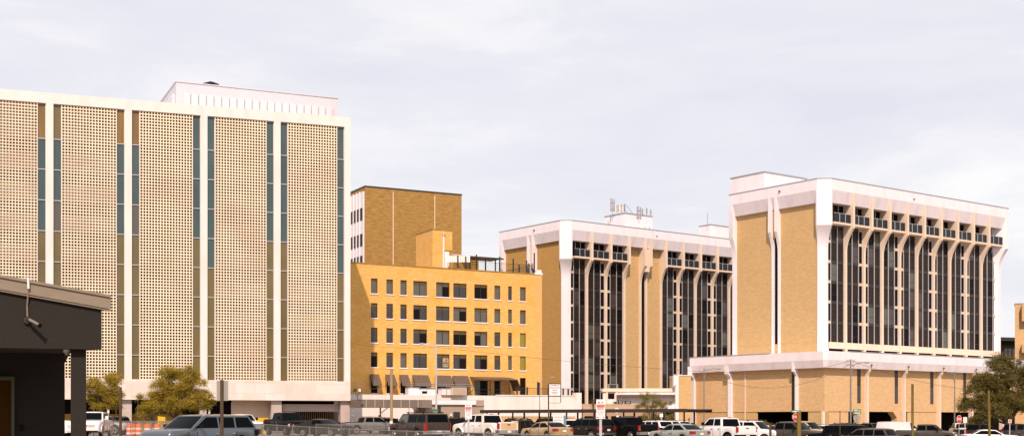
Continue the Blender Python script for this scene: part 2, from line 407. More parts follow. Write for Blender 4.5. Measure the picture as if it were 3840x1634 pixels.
    while q < x1: b.box(q, q + .09, 5.0, 5.05, .3, 2.9); q += .26
    b.build('slatted_gate', M['wood'], B)
    b = MB(); b.box(x0, x1, 6, 6.1, .2, ZM); b.build('garage_back_wall', M['backdark'], B)
    x0 = XL; x1 = F.u(868, 2.5)
    b = MB(); b.box(x0, x1, 2.6, 2.7, .2, ZM); b.build('lobby_glass', M['glass_dark'], B)
    b = MB()
    for q in range(13): xx = x0 + 2.0 + q * 2.6; b.box(xx, xx + .07, 2.5, 2.59, .2, ZM)
    b.build('lobby_mullions', M['silver'], B)
    b = MB(); b.box(x0 + 4, x0 + 26, 2.45, 2.49, .3, 2.4); b.build('lobby_curtain', M['backtan'], B)
    # roof house
    G = fr2(660, 172, 1266, 181); T = bthing('roof_house', 'pale ribbed rooftop penthouse on the white marble office block', 'rooftop structure', G)
    Lp = G.u(1266); zt = 46.1; pm_ = mat('lavender_panel', (.55, .555, .61), .75, var=.08, scale=1.5, dirt=((.62, .60, .63), .4, (1, 1, 1), .4))
    b = MB(); b.box(0, Lp, 0, 26, 40.5, zt); b.build('wall', pm_, T)
    b = MB(); b.box(-.1, Lp + .1, -.1, 26.1, zt, zt + .12); b.build('coping', pm_, T)
    pw = (Lp - 1.6) / 20; pm2_ = mat('pale_rose_panel', (.60, .60, .64), .75, var=.06, scale=1.0)
    for q in range(20):
        x = .9 + q * pw; b = MB(); b.box(x + .05, x + pw - .10, -.22, -.003, 41.75, zt - 1.35); b.build('wall_panel', pm2_, T)
    for q in range(17): b = MB(); b.box(-.32, -.003, 1.0 + q * 1.4, 2.2 + q * 1.4, 41.75, zt - 1.35); b.build('wall_panel', pm2_, T)
    v = at(791, 176); V = thing('roof_vent', 'small dark conical vent cap on the pale rooftop penthouse', 'vent', (v.x, v.y, zt + .35))
    b = MB(); b.tube((0, 0, -.3), (0, 0, .35), .45, n=12); b.build('stack', M['dkmetal'], V)
    b = MB(); b.tube((0, 0, .35), (0, 0, .75), 1.1, .08, n=16); b.build('cap', M['dkmetal'], V)
marble_building()

# --- yellow brick block
def yellow_building():
    F = fr2(1316, 191.8, 2032, 207.8); B = bthing('brick_building', 'yellow brick five storey block with rows of plain dark windows', 'building', F)
    LR = F.u(2032); ZT = 24.7
    cols = [(1391, 1416, 0), (1449, 1474, 0), (1501.5, 1525.5, 0), (1550, 1601.5, 1), (1635.5, 1686, 1), (1700, 1750, 1), (1779, 1828, 1), (1854, 1876.5, 0), (1905.5, 1920, 0), (1950, 1972, 0)]
    rows = [(22.6, 2.2), (18.97, 2.2), (15.34, 2.2), (11.7, 2.2)]
    wins = []
    for (p0, p1, dbl) in cols:
        x0, x1 = F.u(p0), F.u(p1)
        for (zt, h) in rows: wins.append((x0, x1, zt - h, zt, dbl))
        if p0 < 1750: wins.append((x0, x1, 5.65, 8.1, dbl))
    wins.append((F.u(1950), F.u(1972), 5.3, 8.3, 0))
    # wall as a grid of quads with openings, reveals .25 deep
    xs = sorted({0.0, LR - 1.35, LR} | {a for w_ in wins for a in w_[:2]}); zs = sorted({0.2, ZT} | {a for w_ in wins for a in w_[2:4]})
    b = MB()
    for i in range(len(xs) - 1):
        for j in range(len(zs) - 1):
            cx, cz = (xs[i] + xs[i+1]) / 2, (zs[j] + zs[j+1]) / 2
            if any(w_[0] < cx < w_[1] and w_[2] < cz < w_[3] for w_ in wins): continue
            b.add([(xs[i], 0, zs[j]), (xs[i+1], 0, zs[j]), (xs[i+1], 0, zs[j+1]), (xs[i], 0, zs[j+1])], [(0, 1, 2, 3)], 1 if cx > LR - 1.35 else 0)
    for (x0, x1, z0, z1, _) in wins:
        b.add([(x0,0,z0),(x1,0,z0),(x1,0,z1),(x0,0,z1),(x0,.3,z0),(x1,.3,z0),(x1,.3,z1),(x0,.3,z1)], [(0,1,5,4),(1,2,6,5),(2,3,7,6),(3,0,4,7)])
    b.add([(0,0,.2),(0,18,.2),(0,18,ZT),(0,0,ZT)], [(0,1,2,3)]); b.add([(LR,0,.2),(LR,18,.2),(LR,18,ZT),(LR,0,ZT)], [(0,3,2,1)], 1)
    b.add([(0,18,.2),(LR,18,.2),(LR,18,ZT),(0,18,ZT)], [(0,1,2,3)])
    me = raw('wall', b.v, b.f, [M['yellow'], M['yellowlt']], B, b.m)
    b = MB(); b.box(.0, LR, .35, 18, ZT - .9, ZT - .6); b.build('roof', M['concrete'], B)
    b = MB(); b.box(-.08, LR - 1.3, -.08, .32, ZT, ZT + .14); b.build('coping', M['brown'], B)
    b = MB(); b.box(LR - 1.28, LR + .1, -.1, .5, ZT + .0, ZT + .3); b.box(LR - .9, LR - .1, -.05, .5, ZT + .3, ZT + .75); b.build('corner_cap', M['white'], B)
    rnd = random.Random(4)
    for n_, (x0, x1, z0, z1, dbl) in enumerate(wins):
        top = z1 > 22; low = z1 < 9
        g = rnd.choice(['glass_slate', 'glass_grey', 'glass_slate', 'glass_dark', 'glass_grey'])
        if x1 > F.u(1940) and z1 < 16 and not low: g = 'glass_green'
        if low: g = 'glass_dark'
        b = MB(); b.box(x0 + .06, x1 - .06, .22, .28, z0 + .06, z1 - .06, 0); w_ = b.build('window', M[g], B)
        f = MB(); f.box(x0, x1, .16, .3, z1 - .06, z1); f.box(x0, x1, .16, .3, z0, z0 + .06); f.box(x0, x0 + .06, .16, .3, z0 + .06, z1 - .06); f.box(x1 - .06, x1, .16, .3, z0 + .06, z1 - .06)
        if dbl: xm = (x0 + x1) / 2; f.box(xm - .04, xm + .04, .16, .3, z0 + .06, z1 - .06)
        f.build('frame', M['frame_dk'], w_)
        if not low and g != 'glass_green': s = MB(); s.box(x0 + .06, x1 - .06, .195, .215, z1 - .06 - .38 - .12 * (n_ % 2), z1 - .06); s.build('shade', M['shade_olive'], w_)
        if dbl and rnd.random() < .5:
            xm = (x0 + x1) / 2; s = MB(); s.box(xm + .05, x1 - .07, .2, .216, z0 + .07, z1 - .62) if rnd.random() < .6 else s.box(x0 + .07, xm - .05, .2, .216, z0 + .07, z1 - .62)
            s.build('blind', M[rnd.choice(['glass_grey', 'glass_dark'])], w_)
        s = MB(); s.box(x0 - .12, x1 + .12, -.1, .14, z0 - .16, z0 - .003); s.build('sill', M['white'], w_)
    # poster in fourth-row window
    x0, x1 = F.u(1661), F.u(1684); P = MB(); P.box(x0, x1, .18, .19, 9.75, 11.1); P.build('window_poster', mat('poster_cream', (.34, .30, .19), .7), B)
    p = B.children
    xc = (x0 + x1) / 2; b = MB(); b.tube((xc + .15, .179, 10.78), (xc + .15, .165, 10.78), .17, n=14); b.box(xc - .42, xc + .42, .165, .179, 10.25, 10.5); b.build('poster_mark', mat('poster_brown', (.16, .07, .04), .7), B)
    lines('poster_writing', B, M['txtdk'], xc, .179, 10.05, .95, .2, (4, 3))
    # lean-out metal awnings
    for (p0, p1) in [(c[0], c[1]) for c in cols[:6]]:
        x0, x1 = F.u(p0) - .2, F.u(p1) + .2
        A = thing('awning', '', ''); A.parent = B
        b = MB(); n = int((x1 - x0) / .3) + 1; dx = (x1 - x0) / n
        for q in range(n):
            e_ = .03 if q % 2 else 0
            b.add([(x0 + q*dx, -.03 - e_, 8.45), (x0 + (q+1)*dx, -.03 - e_, 8.45), (x0 + (q+1)*dx, -1.3 - e_, 6.75), (x0 + q*dx, -1.3 - e_, 6.75),
                   (x0 + q*dx, -.0 - e_, 8.38), (x0 + (q+1)*dx, -.0 - e_, 8.38), (x0 + (q+1)*dx, -1.27 - e_, 6.70), (x0 + q*dx, -1.27 - e_, 6.70)],
                  [(0,1,2,3),(7,6,5,4),(0,3,7,4),(1,5,6,2),(3,2,6,7),(0,4,5,1)])
        b.build('awning_sheet', M['awn'], A)
        b = MB()
        for xx in (x0 + .05, x1 - .05): b.tube((xx, -.05, 7.0), (xx, -1.22, 6.78), .03); b.tube((xx, -.04, 6.3), (xx, -.04, 8.3), .03)
        b.build('awning_bracket', M['dkmetal'], A)
    # entrance porch
    x0, x1 = F.u(1772, -1), F.u(1918, -1)
    b = MB(); b.add([(x0, 0, 8.35), (x1, 0, 8.35), (x1, -3.0, 7.9), (x0, -3.0, 7.9), (x0, 0, 8.27), (x1, 0, 8.27), (x1, -3.0, 7.82), (x0, -3.0, 7.82)], [(0,1,2,3),(7,6,5,4),(0,3,7,4),(1,5,6,2),(3,2,6,7),(0,4,5,1)])
    b.build('porch_roof', M['awn'], B)
    b = MB(); b.add([(x1, -.2, 8.2), (x1, -3.0, 7.85), (x1 + .7, -3.0, 6.2), (x1 + .7, -.2, 6.2)], [(0,1,2,3)]); b.build('side_awning', M['awn'], B)
    for p_ in (1797, 1837, 1874, 1909): xx = F.u(p_, -2.8); b = MB(); b.box(xx, xx + .12, -2.85, -2.73, 5.2, 7.86); b.build('porch_post', M['dkmetal'], B)
    for (p0, p1, m) in ((1779, 1796, 'glass_grey'), (1800, 1828, 'glass_dark'), (1854, 1877, 'glass_dark')):
        b = MB(); b.box(F.u(p0), F.u(p1), -.06, -.003, 5.4, 7.75); b.build('porch_door', M[m], B)
    b = MB(); xa, xb = F.u(1778, -2.7), F.u(1880, -2.7)
    b.box(xa, xb, -3.0, -.1, 5.15, 5.3)
    for z in (5.8, 6.3): b.tube((xa, -2.9, z), (xb, -2.9, z), .03)
    b.tube((xa, -2.9, 6.3), (xa - 2.4, -2.9, 5.2), .04); b.tube((xb, -2.9, 6.3), (xb + 2.0, -2.9, 5.2), .04)
    b.build('porch_platform', M['dkmetal'], B)
    # roof stair tower
    G = Frame(*at(1623, 204).xy[:], 29.3) if False else Frame(at(1622, 203).x, 203, 27.5)
    T = bthing('stair_tower', 'tall yellow brick stair tower on the yellow block roof with white drain pipe', 'rooftop structure', G)
    a, c = G.u(1696), G.w(1560); zt = G.z(861, 0)
    b = MB(); b.box(0, a, 0, c, 23.9, zt); b.build('wall', M['yellow'], T)
    b = MB(); b.box(-.06, a + .06, -.06, c + .06, zt, zt + .15); b.build('coping', M['brown'], T)
    xx = G.u(1662); b = MB(); b.box(xx - .12, xx + .12, -.2, -.003, 23.9, zt - .9); b.tube((xx, -.15, zt - .95), (xx, -.15, zt - .45), .1, .3); b.build('drain_pipe', M['frieze'], T)
    d0, d1 = G.u(1668), G.u(1684); b = MB(); b.box(d0, d1, -.05, -.003, 24.9, 28.0); b.build('door', M['signwhite'], T)
    b = MB(); b.box(d0 - .12, d1 + .5, -.12, -.052, 28.0, 28.15); b.box(d1, d1 + .35, -.1, -.003, 24.9, 28.0); b.build('door_frame', M['brown'], T)
    b = MB(); zz = 25.0; b.box(d0 - .2, d1 + 2.0, -1.2, -.1, zz - .35, zz)
    b.path([(d0, -1.2, zz), (d0, -1.2, zz + 1.3), (d1 + .2, -1.2, zz + 1.3), (d1 + 2.2, -1.2, zz - .2)], .04); b.build('landing', M['dkmetal'], T)
    e0, e1 = a + .002, G.u(1795, 1.0); z2 = 27.6
    T2 = bthing('lift_house', 'low yellow brick rooftop room beside the stair tower on the yellow block', 'rooftop structure', G)
    b = MB(); b.box(e0, e1, 1.0, c - .5, 23.9, z2); b.build('wall', M['yellow'], T2); b = MB(); b.box(e0, e1 + .06, .94, c - .4, z2, z2 + .12); b.build('coping', M['frieze'], T2)
    xx = G.u(1746, 1); b = MB(); b.tube((xx, .98, z2 - .9), (xx, .55, z2 - .9), .33, .3, 12); b.build('wall_vent', M['signgrey'], T2)
    # pergola
    P = bthing('roof_pergola', 'dark metal pergola with white striped edge on the yellow block roof', 'pergola', F)
    def fx(px, y): return F.u(px, y)
    y0, y1 = 1.2, 5.2; a0, a1 = fx(1762, y0), fx(1868, y0); l0 = fx(1697, y1)
    zt = 27.0
    b = MB()
    for q in range(14): yy = y0 + (y1 - y0) * q / 13; b.box(a0, a1 + 1.0, yy, yy + .14, zt, zt + .1)
    b.box(a0, a1 + 1, y0, y0 + .1, zt - .15, zt); b.build('slat_roof', M['carport'], P)
    b = MB(); n = 12; p0 = Vector((a0, y0 - .05, 0)); p1 = Vector((l0, y1, 0))
    p1 = Vector((a0 - 3.2, y0 + 1.6, 0))
    for q in range(n):
        s0, s1 = p0.lerp(p1, q / n), p0.lerp(p1, (q + .86) / n)
        b.add([(s0.x, s0.y, zt + .1), (s1.x, s1.y, zt + .1), (s1.x, s1.y, zt - .9), (s0.x, s0.y, zt - .9)], [(0,1,2,3)])
    b.build('striped_valance', M['signwhite'], P)
    for p_ in (1716, 1746, 1762, 1786, 1820, 1857): b = MB(); xx = fx(p_, 1.3); b.box(xx, xx + .16, 1.3, 1.46, 23.9, zt + (.4 if p_ == 1786 else 0)); b.build('post', M['dkmetal'], P)
    b = MB(); b.box(fx(1700, 2), fx(1794, 2), 4.6, 4.7, 23.9, 26.6); b.build('back_panel', M['brown'], P)
    # roof railing
    Q = bthing('roof_railing', 'black metal railing with posts along the right edge of the yellow block roof', 'railing', F)
    b = MB(); xa, xb = fx(1797, .6), LR - 1.5
    b.tube((xa, .6, 26.2), (xb, .6, 26.2), .025); b.tube((xa, .6, 24.9), (xb, .6, 24.9), .025)
    q = xa
    while q < xb: b.tube((q, .6, 24.7), (q, .6, 26.2), .010, n=4); q += .14
    b.tube((xb, .6, 26.2), (xb, 9, 26.2), .025); q = .6
    while q < 9: b.tube((xb, q, 24.7), (xb, q, 26.2), .012, n=4); q += .18
    b.build('rail_bars', M['dkmetal'], Q)
    for p_, z in ((1821, 26.0), (1874, 27.2), (1925, 27.1), (1947, 26.2), (1975, 26.9), (1984, 26.5), (2004, 28.2)):
        b = MB(); xx = fx(p_, .6); b.box(xx - .08, xx + .08, .55, .71, 24.5, z); b.build('post', M['dkmetal'], Q)
yellow_building()

# --- brown brick slab behind
def brown_building():
    F = fr2(1369, 235, 1731, 243.9); B = bthing('brick_tower', 'tall brown brick tower with a white ribbed side behind the yellow block', 'building', F)
    LR = F.u(1731); ZT = F.z(700, 0); c = F.w(1290)
    b = MB(); b.box(0, LR, 0, c + 10, 0, ZT); b.build('wall', M['brown'], B)
    b = MB(); b.box(-.1, LR + .1, -.1, c + 10, ZT, ZT + .2); b.build('coping', M['frame_dk'], B)
    for p_ in (1474, 1630): xx = F.u(p_); b = MB(); b.box(xx - .07, xx + .07, -.08, -.003, 10, ZT - .5); b.build('joint_strip', M['cream'], B)
    b = MB(); b.box(-.25, -.003, .3, c + 9, 10, ZT - .8); b.build('side_panel', M['white'], B)
    n = 12; pw = (c + 8) / n
    for q in range(n):
        y = .5 + q * pw; r_ = MB(); r_.box(-.42, -.253, y + pw - .28, y + pw, 10, ZT - .7); r_.build('rib', M['white'], B)
        for py in (796, 893, 975):
            zz = F.z(py, 0, 0); g = MB(); g.box(-.32, -.253, y + .15, y + pw - .4, zz - 1.3, zz + .9); g.build('window', M['glass_dark'], B)
brown_building()

# --- hospital style towers
def tower(F, name, label, cell, zfloors, zbot, left, nl, podium_top):
    """local x along the right face, y into the building; outer planes at 0, wall plane at 2.2"""
    B = bthing(name, label, 'building', F)
    ZT, ZF, ZSOF, ZK, ZC = 43.0, 41.15, 39.05, 35.1, 31.2
    LR, LL = cell['LR'], left['LL']
    c = 1.7
    b = MB(); b.box(2.3, LR - .5, 2.3, LL - .5, zbot - 2.5, ZT - 1); b.build('core', M['backdark'], B)
    # parapet ring with chamfered corner
    def ring(o, cc): return [(o, cc), (cc, o), (LR - o, o), (LR - o, LL), (o, LL)]
    b = MB(); b.prism(ring(0, c), 'z', ZF, ZT); b.build('parapet', M['white'], B)
    b = MB(); b.prism(ring(-.06, c), 'z', ZT, ZT + .16); b.build('coping', M['coping'], B)
    top, bot = ring(0.0, c), ring(.55, c + .3)
    n = 5; vs = [(x, y, ZF) for x, y in top] + [(x, y, ZSOF) for x, y in bot]
    b = MB(); b.add(vs, [(i, (i+1) % n, n + (i+1) % n, n + i) for i in range(n)] + [tuple(range(n, 2*n))]); b.build('frieze', M['frieze'], B)
    def o_of(z):
        if z >= ZK: return 0.0
        if z <= ZC: return 1.7
        return 1.7 * (1 - ((z - ZC) / (ZK - ZC)) ** 2)
    zs = [zbot] + [ZC + (ZK - ZC) * k / 9 for k in range(10)] + [ZF - .003]
    def fin(face, a0, a1, m='cream', zb=None):
        zz = [zb or zbot] + zs[1:]
        kx = .55 if face == 'l' else 1
        prof = [(o_of(z) * kx, z) for z in zz] + [(2.25 * kx + .1, zz[-1]), (2.25 * kx + .1, zz[0])]
        b = MB()
        if face == 'l' and zbot > 10: prof = [(x_, 12.0 if z_ == zbot else z_) for x_, z_ in prof]
        if face == 'r': b.prism(prof, 'x', a0, a1)
        else: b.prism([(p[0], p[1]) for p in prof], 'y', a0, a1)
        return b.build('fin', M[m], B)
    # corner pier
    lv = []
    for z in zs:
        o = o_of(z); t = o / 1.7; ch = lerp(c, 2.78, t); ee = lerp(c + .28, 2.95, t)
        oL = o * .55; lv.append([(oL, lerp(c + .28, 2.45, t), z), (oL, lerp(c, 2.26, t), z), (ch, o, z), (ee, o, z), (ee, 3.1, z), (3.1, 3.1, z), (3.1, lerp(c + .28, 2.45, t), z)])
    vs = [p for l in lv for p in l]; k = 7
    fs = [(r*k+i, r*k+(i+1) % k, (r+1)*k+(i+1) % k, (r+1)*k+i) for r in range(len(lv)-1) for i in range(k)] + [tuple(range(k)), tuple(range(len(vs)-k, len(vs)))]
    b = MB(); b.add(vs, fs); b.build('corner_pier', M['white'], B, sharp=30)
    # far right pier and far left pier
    def endpier(flip):
        lv = []
        for z in [12.0 if zbot > 10 else zbot] + zs[1:]:
            o = o_of(z)
            if flip: lv.append([(LR - .95, o, z), (LR, o, z), (LR, 3.2, z), (LR - 3, 3.2, z)])
            else: lv.append([(o * .55, LL - 1.0, z), (3.2, LL - 1.0, z), (3.2, LL, z), (o * .55, LL, z)])
        vs = [p for l in lv for p in l]; k = 4
        fs = [(r*k+i, r*k+(i+1) % k, (r+1)*k+(i+1) % k, (r+1)*k+i) for r in range(len(lv)-1) for i in range(k)] + [tuple(range(k)), tuple(range(len(vs)-k, len(vs)))]
        b = MB(); b.add(vs, fs); b.build('end_pier', M['white'], B, sharp=30)
    endpier(True); endpier(False)
    # right face bays
    rnd = random.Random(nl)
    gi = 0
    for (kind, x0, x1) in cell['cells']:
        if kind == 'F': fin('r', x0, x1)
        elif kind == 'T':
            b = MB(); b.box(x0, x1, 2.0, 2.28, zbot, ZSOF - .003); b.build('brick_panel', M['tan'], B)
        elif kind == 'S':
            b = MB(); b.box(x0, x1, 2.1, 2.28, zbot, ZSOF - .003); b.build('slot_window', M['tower_g2'], B)
            b = MB(); b.box(x0, x1, .4, 2.08, ZK - 1.2, ZSOF - .2); b.build('slot_cover', M['cream'], B)
        elif kind == 'G':
            gi += 1; wd = x1 - x0; nar = wd * .235
            flip = gi % 2 == cell.get('par', 1)       # narrow column on the left
            if flip: cols = [(x0, x0 + nar, 1), (x0 + nar, x0 + nar + (wd - nar) / 2, 0), (x0 + nar + (wd - nar) / 2, x1, 0)]
            else: cols = [(x0, x0 + (wd - nar) / 2, 0), (x0 + (wd - nar) / 2, x1 - nar, 0), (x1 - nar, x1, 1)]
            fl = [zbot] + [z for z in zfloors if z > zbot + .5] + [35.5]
            for z0, z1 in zip(fl, fl[1:]):
                b = MB(); mi = 0
                mats_ = [M['tower_g1'], M['tower_g2'], M['tower_g3'], M['tower_g4'], M['frame_dk'], M['spandrel']]
                for (a0, a1, nr) in cols:
                    p = rnd.random(); mi = 1 if nr else (0 if p < .72 else (1 if p < .86 else (2 if p < .96 else 3)))
                    if z0 == zbot and zbot < 10: mi = 1
                    zt = z1 - .55
                    if nr:
                        b.box(a0, a1, 2.18, 2.24, z0, z1 - .5, 1); b.box(a0, a1, 2.0, 2.24, z1 - .5, z1, 5)
                    else:
                        zm = z0 + .38 * (z1 - z0 - .55)
                        b.box(a0, a1, 2.19, 2.24, z0, zm - .03, mi); b.box(a0, a1, 2.16, 2.24, zm - .03, zm + .03, 4)
                        b.box(a0, a1, 2.19, 2.24, zm + .03, zt, mi); b.box(a0, a1, 2.10, 2.24, zt, z1, 4)
                w_ = b.build('window', mats_, B)
            b = MB()
            for (a0, a1, nr) in cols[1:] + [(x0 + .05, 0, 0), (x1 - .05, 0, 0)]: b.box(a0 - .05, a0 + .05, 1.98, 2.12, zbot, 35.4)
            b.build('mullion', M['silver'], B)
            # balcony
            K = thing('balcony', '', ''); K.parent = B
            b = MB(); b.box(x0, x1, .45, 2.2, 35.5, 35.85); b.build('slab', M['cream'], K)
            b = MB(); n3 = 3
            for q in range(n3): a0 = x0 + wd * q / n3; b.box(a0 + .05, a0 + wd / n3 - .05, .48, .54, 35.9, 37.35)
            b.build('railing_panel', M['rail_glass'], K)
            b = MB()
            for q in range(1, n3): a0 = x0 + wd * q / n3; b.box(a0 - .05, a0 + .05, .42, .60, 35.86, 37.4)
            b.box(x0, x1, .46, .56, 37.36, 37.42); b.build('railing_post', M['silver'], K)
            b = MB(); b.box(x0, x1, 2.18, 2.24, 35.85, ZSOF - .003); b.build('balcony_window', M['tower_g2'], K)
            b = MB()
            for q in (.36, .7): a0 = x0 + wd * q; b.box(a0 - .05, a0 + .05, 2.08, 2.17, 35.85, ZSOF - .003)
            b.build('balcony_mullion', M['silver'], K)
    # left face
    for (kind, y0, y1) in left['cells']:
        if kind == 'F': fin('l', y0, y1, 'white')
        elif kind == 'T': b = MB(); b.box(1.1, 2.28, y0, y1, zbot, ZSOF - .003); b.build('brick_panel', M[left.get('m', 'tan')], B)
        elif kind == 'S':
            b = MB(); b.box(1.22, 2.28, y0, y1, zbot, ZSOF - .003); b.build('slot_window', M['glass_dark'], B)
            b = MB(); b.box(.6, 1.2, y0, y1, ZK - 1.0, ZSOF - .2); b.build('slot_cover', M['tan'], B)
    b = MB(); b.tube((0, left['LL'] * .45, ZT - 1), (-.25, left['LL'] * .45, ZT - 1), .15); b.tube((LR * .45, 0, ZT - 1.2), (LR * .45, -.2, ZT - 1.2), .12); b.build('roof_drain', M['frame_dk'], B)
    return B
def cells_px(F, seq, y=2.0): return [(k, F.u(a, y), F.u(b, y)) for k, a, b in seq]

# near tower
FA = Frame(at(3093, 223).x, 223, 37)
LRA = FA.u(3782); LLA = FA.w(2733)
x0 = 2.95; xe = LRA - .97; pitch = (xe - x0) / 10; fw = .5
cellsA = []
for i in range(10):
    a = x0 + pitch * i; cellsA.append(('G', a, a + pitch - (fw if i < 9 else 0)))
    if i < 9: cellsA.append(('F', a + pitch - fw, a + pitch))
def W(px, F=FA, x=1.1): return F.w(px, x)
f1, f2 = FA.w(2884, 0), FA.w(2907.5, 0)
leftA = [('T', 2.46, f2 - .25), ('F', f2 - .28, f2 + .28), ('S', f2 + .28, f1 - .28), ('F', f1 - .28, f1 + .28), ('T', f1 + .28, LLA - 1.003)]
TA = tower(FA, 'hospital_tower', 'nearer tan and white tower with ten bays of dark glass above the podium', dict(LR=LRA, cells=cellsA, par=1),
      [18.9, 22.4, 25.9, 29.4, 32.9], 15.2, dict(LL=LLA, cells=leftA), 3, 12.9)
b = MB(); b.box(2.9, LRA - .96, 1.7, 2.26, 14.1, 15.2); b.build('base_band', M['cream'], TA)
b = MB()
for (k, a, c_) in cellsA:
    if k == 'F': b.box(a, c_, 1.62, 3.6, 12.0, 15.25)
b.build('base_stub', M['cream'], TA)
b = MB(); b.box(1.12, 2.3, 2.5, LLA - .9, 12, 15.197); b.build('base_wall', M['tan'], TA)
b = MB(); b.prism([(.935, 2.26), (2.78, 1.7), (3.1, 1.7), (3.1, 2.45), (.935, 2.45)], 'z', 12, 15.19); b.build('base_pier', M['white'], TA)
b = MB(); b.box(LRA - .95, LRA - .002, 1.7, 3.2, 12, 15.19); b.build('base_pier', M['white'], TA)
b = MB(); b.box(2.9, LRA - 2, 4.5, 4.6, 12, 14.4); b.build('base_back_wall', M['backtan'], TA)
for (q, s_) in ((4.42, 1), (5.35, -1)):
    b = MB(); xx = x0 + pitch * q; b.tube((xx, 2.6, 14.3), (xx + 1.6 * s_, 2.6, 12.2), .16, n=6); b.build('brace', M['cream'], TA)

# far tower
FB = Frame(at(2119, 270).x, 270, 37)
LRB = FB.u(2835); LLB = FB.w(1872)
seq = [('G', 2139, 2194.4), ('F', 2194.4, 2206.5), ('G', 2206.5, 2265.5), ('F', 2265.5, 2278.3), ('G', 2278.3, 2334.5), ('F', 2334.5, 2347.3), ('T', 2347.3, 2395), ('F', 2395, 2406.4), ('S', 2406.4, 2417),
       ('F', 2417, 2427.7), ('T', 2427.7, 2473.3), ('F', 2473.3, 2483.9), ('G', 2483.9, 2538), ('F', 2538, 2548.7), ('G', 2548.7, 2602), ('F', 2602, 2614), ('G', 2614, 2666), ('F', 2666, 2676.7), ('G', 2676.7, 2728), ('F', 2728, 2740), ('G', 2740, 2796)]
g1, g2 = FB.w(1977, 0), FB.w(1990, 0)
g1, g2 = FB.w(1978, .0), FB.w(1996, 0)
leftB = [('T', 2.46, g2 - .25), ('F', g2 - .28, g2 + .28), ('S', g2 + .28, g1 - .28), ('F', g1 - .28, g1 + .28), ('T', g1 + .28, LLB - 1.003)]
cB = []
for (k, a, b_) in seq:
    xa, xb = FB.u(a, 2.0), FB.u(b_, 2.0)
    if k == 'F':
        m_ = FB.u((a + b_) / 2, 1.85); cB.append(['F', m_ - .27, m_ + .27])
    else: cB.append([k, xa, xb])
for i, c_ in enumerate(cB):
    if c_[0] != 'F':
        c_[1] = cB[i-1][2] if i else 2.95
        c_[2] = cB[i+1][1] if i + 1 < len(cB) else LRB - 2
TB = tower(FB, 'hospital_tower', 'farther tan and white tower with antennas on its roof behind the yellow block', dict(LR=LRB, cells=[tuple(c_) for c_ in cB], par=1),
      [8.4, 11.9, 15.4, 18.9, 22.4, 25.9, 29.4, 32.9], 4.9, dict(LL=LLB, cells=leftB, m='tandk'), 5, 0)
# roof rooms and antennas of the far tower
def roofbox(nm, label, px_l, px_c, px_r, D, pyt, zb, ang=37, m='white'):
    G = Frame(at(px_c, D).x, D, ang); T = bthing(nm, label, 'rooftop structure', G)
    a, c_ = G.u(px_r), G.w(px_l); zt = G.z(pyt, 0)
    b = MB(); b.box(0, a, 0, c_, zb, zt); b.build('wall', M[m], T); b = MB(); b.box(-.1, a + .1, -.1, c_ + .1, zt, zt + .22); b.build('coping', M['coping'], T)
    return G, T, zt, a, c_
G, T, zt, a, c_ = roofbox('plant_room', 'white rooftop room carrying antennas on the farther tower', 2268, 2343, 2446, 286, 800, 42.9)
b = MB(); b.box(-.06, -.003, c_ * .7, c_ * .85, zt - 1.6, zt - 1.0); b.build('wall_vent', M['cream'], T)
roofbox('plant_room', 'small white rooftop room beside the mast at the right end of the farther tower', 2622, 2664, 2800, 312, 843, 42.9)
roofbox('plant_room', 'large white rooftop room on the nearer tower', 2740, 2866, 3025, 240, 646, 42.9)
M['antenna'] = mat('antenna_grey', (.24, .25, .27), .5)
def antenna(px, D, y0, y1, kind, label):
    v = at(px, D); z0, z1 = zof(y0, D), zof(y1, D)
    A = thing('antenna', label, 'antenna', (v.x, v.y, z0), 0, 'antennas on the farther tower roof')
    h = z1 - z0
    b = MB(); b.tube((0, 0, 0), (0, 0, h), .07, n=6); b.build('mast', M['signgrey'], A)
    if kind == 'panel':
        b = MB(); b.box(-.15, .15, -.24, -.1, h * .25, h * .97); b.build('panel', M['antenna'], A)
    if kind == 'twin':
        b = MB(); b.box(-.48, -.2, -.3, -.12, h * .2, h); b.box(.22, .46, -.3, -.12, h * .2, h * .95); b.build('panel', M['antenna'], A)
        b = MB(); b.box(-.5, .5, -.1, .06, h * .3, h * .36); b.box(-.5, .5, -.1, .06, h * .7, h * .76); b.build('crossbar', M['steel'], A)
    if kind == 'frame':
        b = MB(); b.box(-.8, .8, -.06, .06, h * .75, h * .8); b.box(-.8, -.7, -.06, .06, h*.2, h); b.box(.7, .8, -.06, .06, h*.2, h); b.tube((.8, 0, h), (2.4, 0, 0), .05); b.build('crossbar', M['steel'], A)
        b = MB(); b.box(-.6, -.25, -.3, -.1, h * .2, h * .8); b.box(.1, .4, -.3, -.1, h * .25, h * .75); b.build('panel', M['doorbrown'] if False else M['cream'], A)
antenna(2297, 288, 806, 744, 'twin', 'tallest pair of white panels at the left of the roof antennas')
antenna(2314, 288, 800, 768, 'frame', 'braced frame of small panels near the middle of the roof antennas')
antenna(2331, 287, 798, 766, 'frame', 'second braced frame with a diagonal strut above the plant room corner')
antenna(2341, 288, 796, 764, 'panel', 'slim single panel mast over the plant room corner')
antenna(2396, 282, 836, 774, 'twin', 'white twin panels hung on the front of the plant room')
antenna(2409, 285, 812, 782, 'panel', 'short white panel right of the hung twin panels')
antenna(2425, 286, 808, 780, 'panel', 'short white panel second from the right end of the plant room')
antenna(2440, 287, 810, 786, 'panel', 'rightmost short antenna of the plant room')
antenna(2653, 312, 848, 798, 'mast', 'thin lone lightning mast on the small rooftop room')

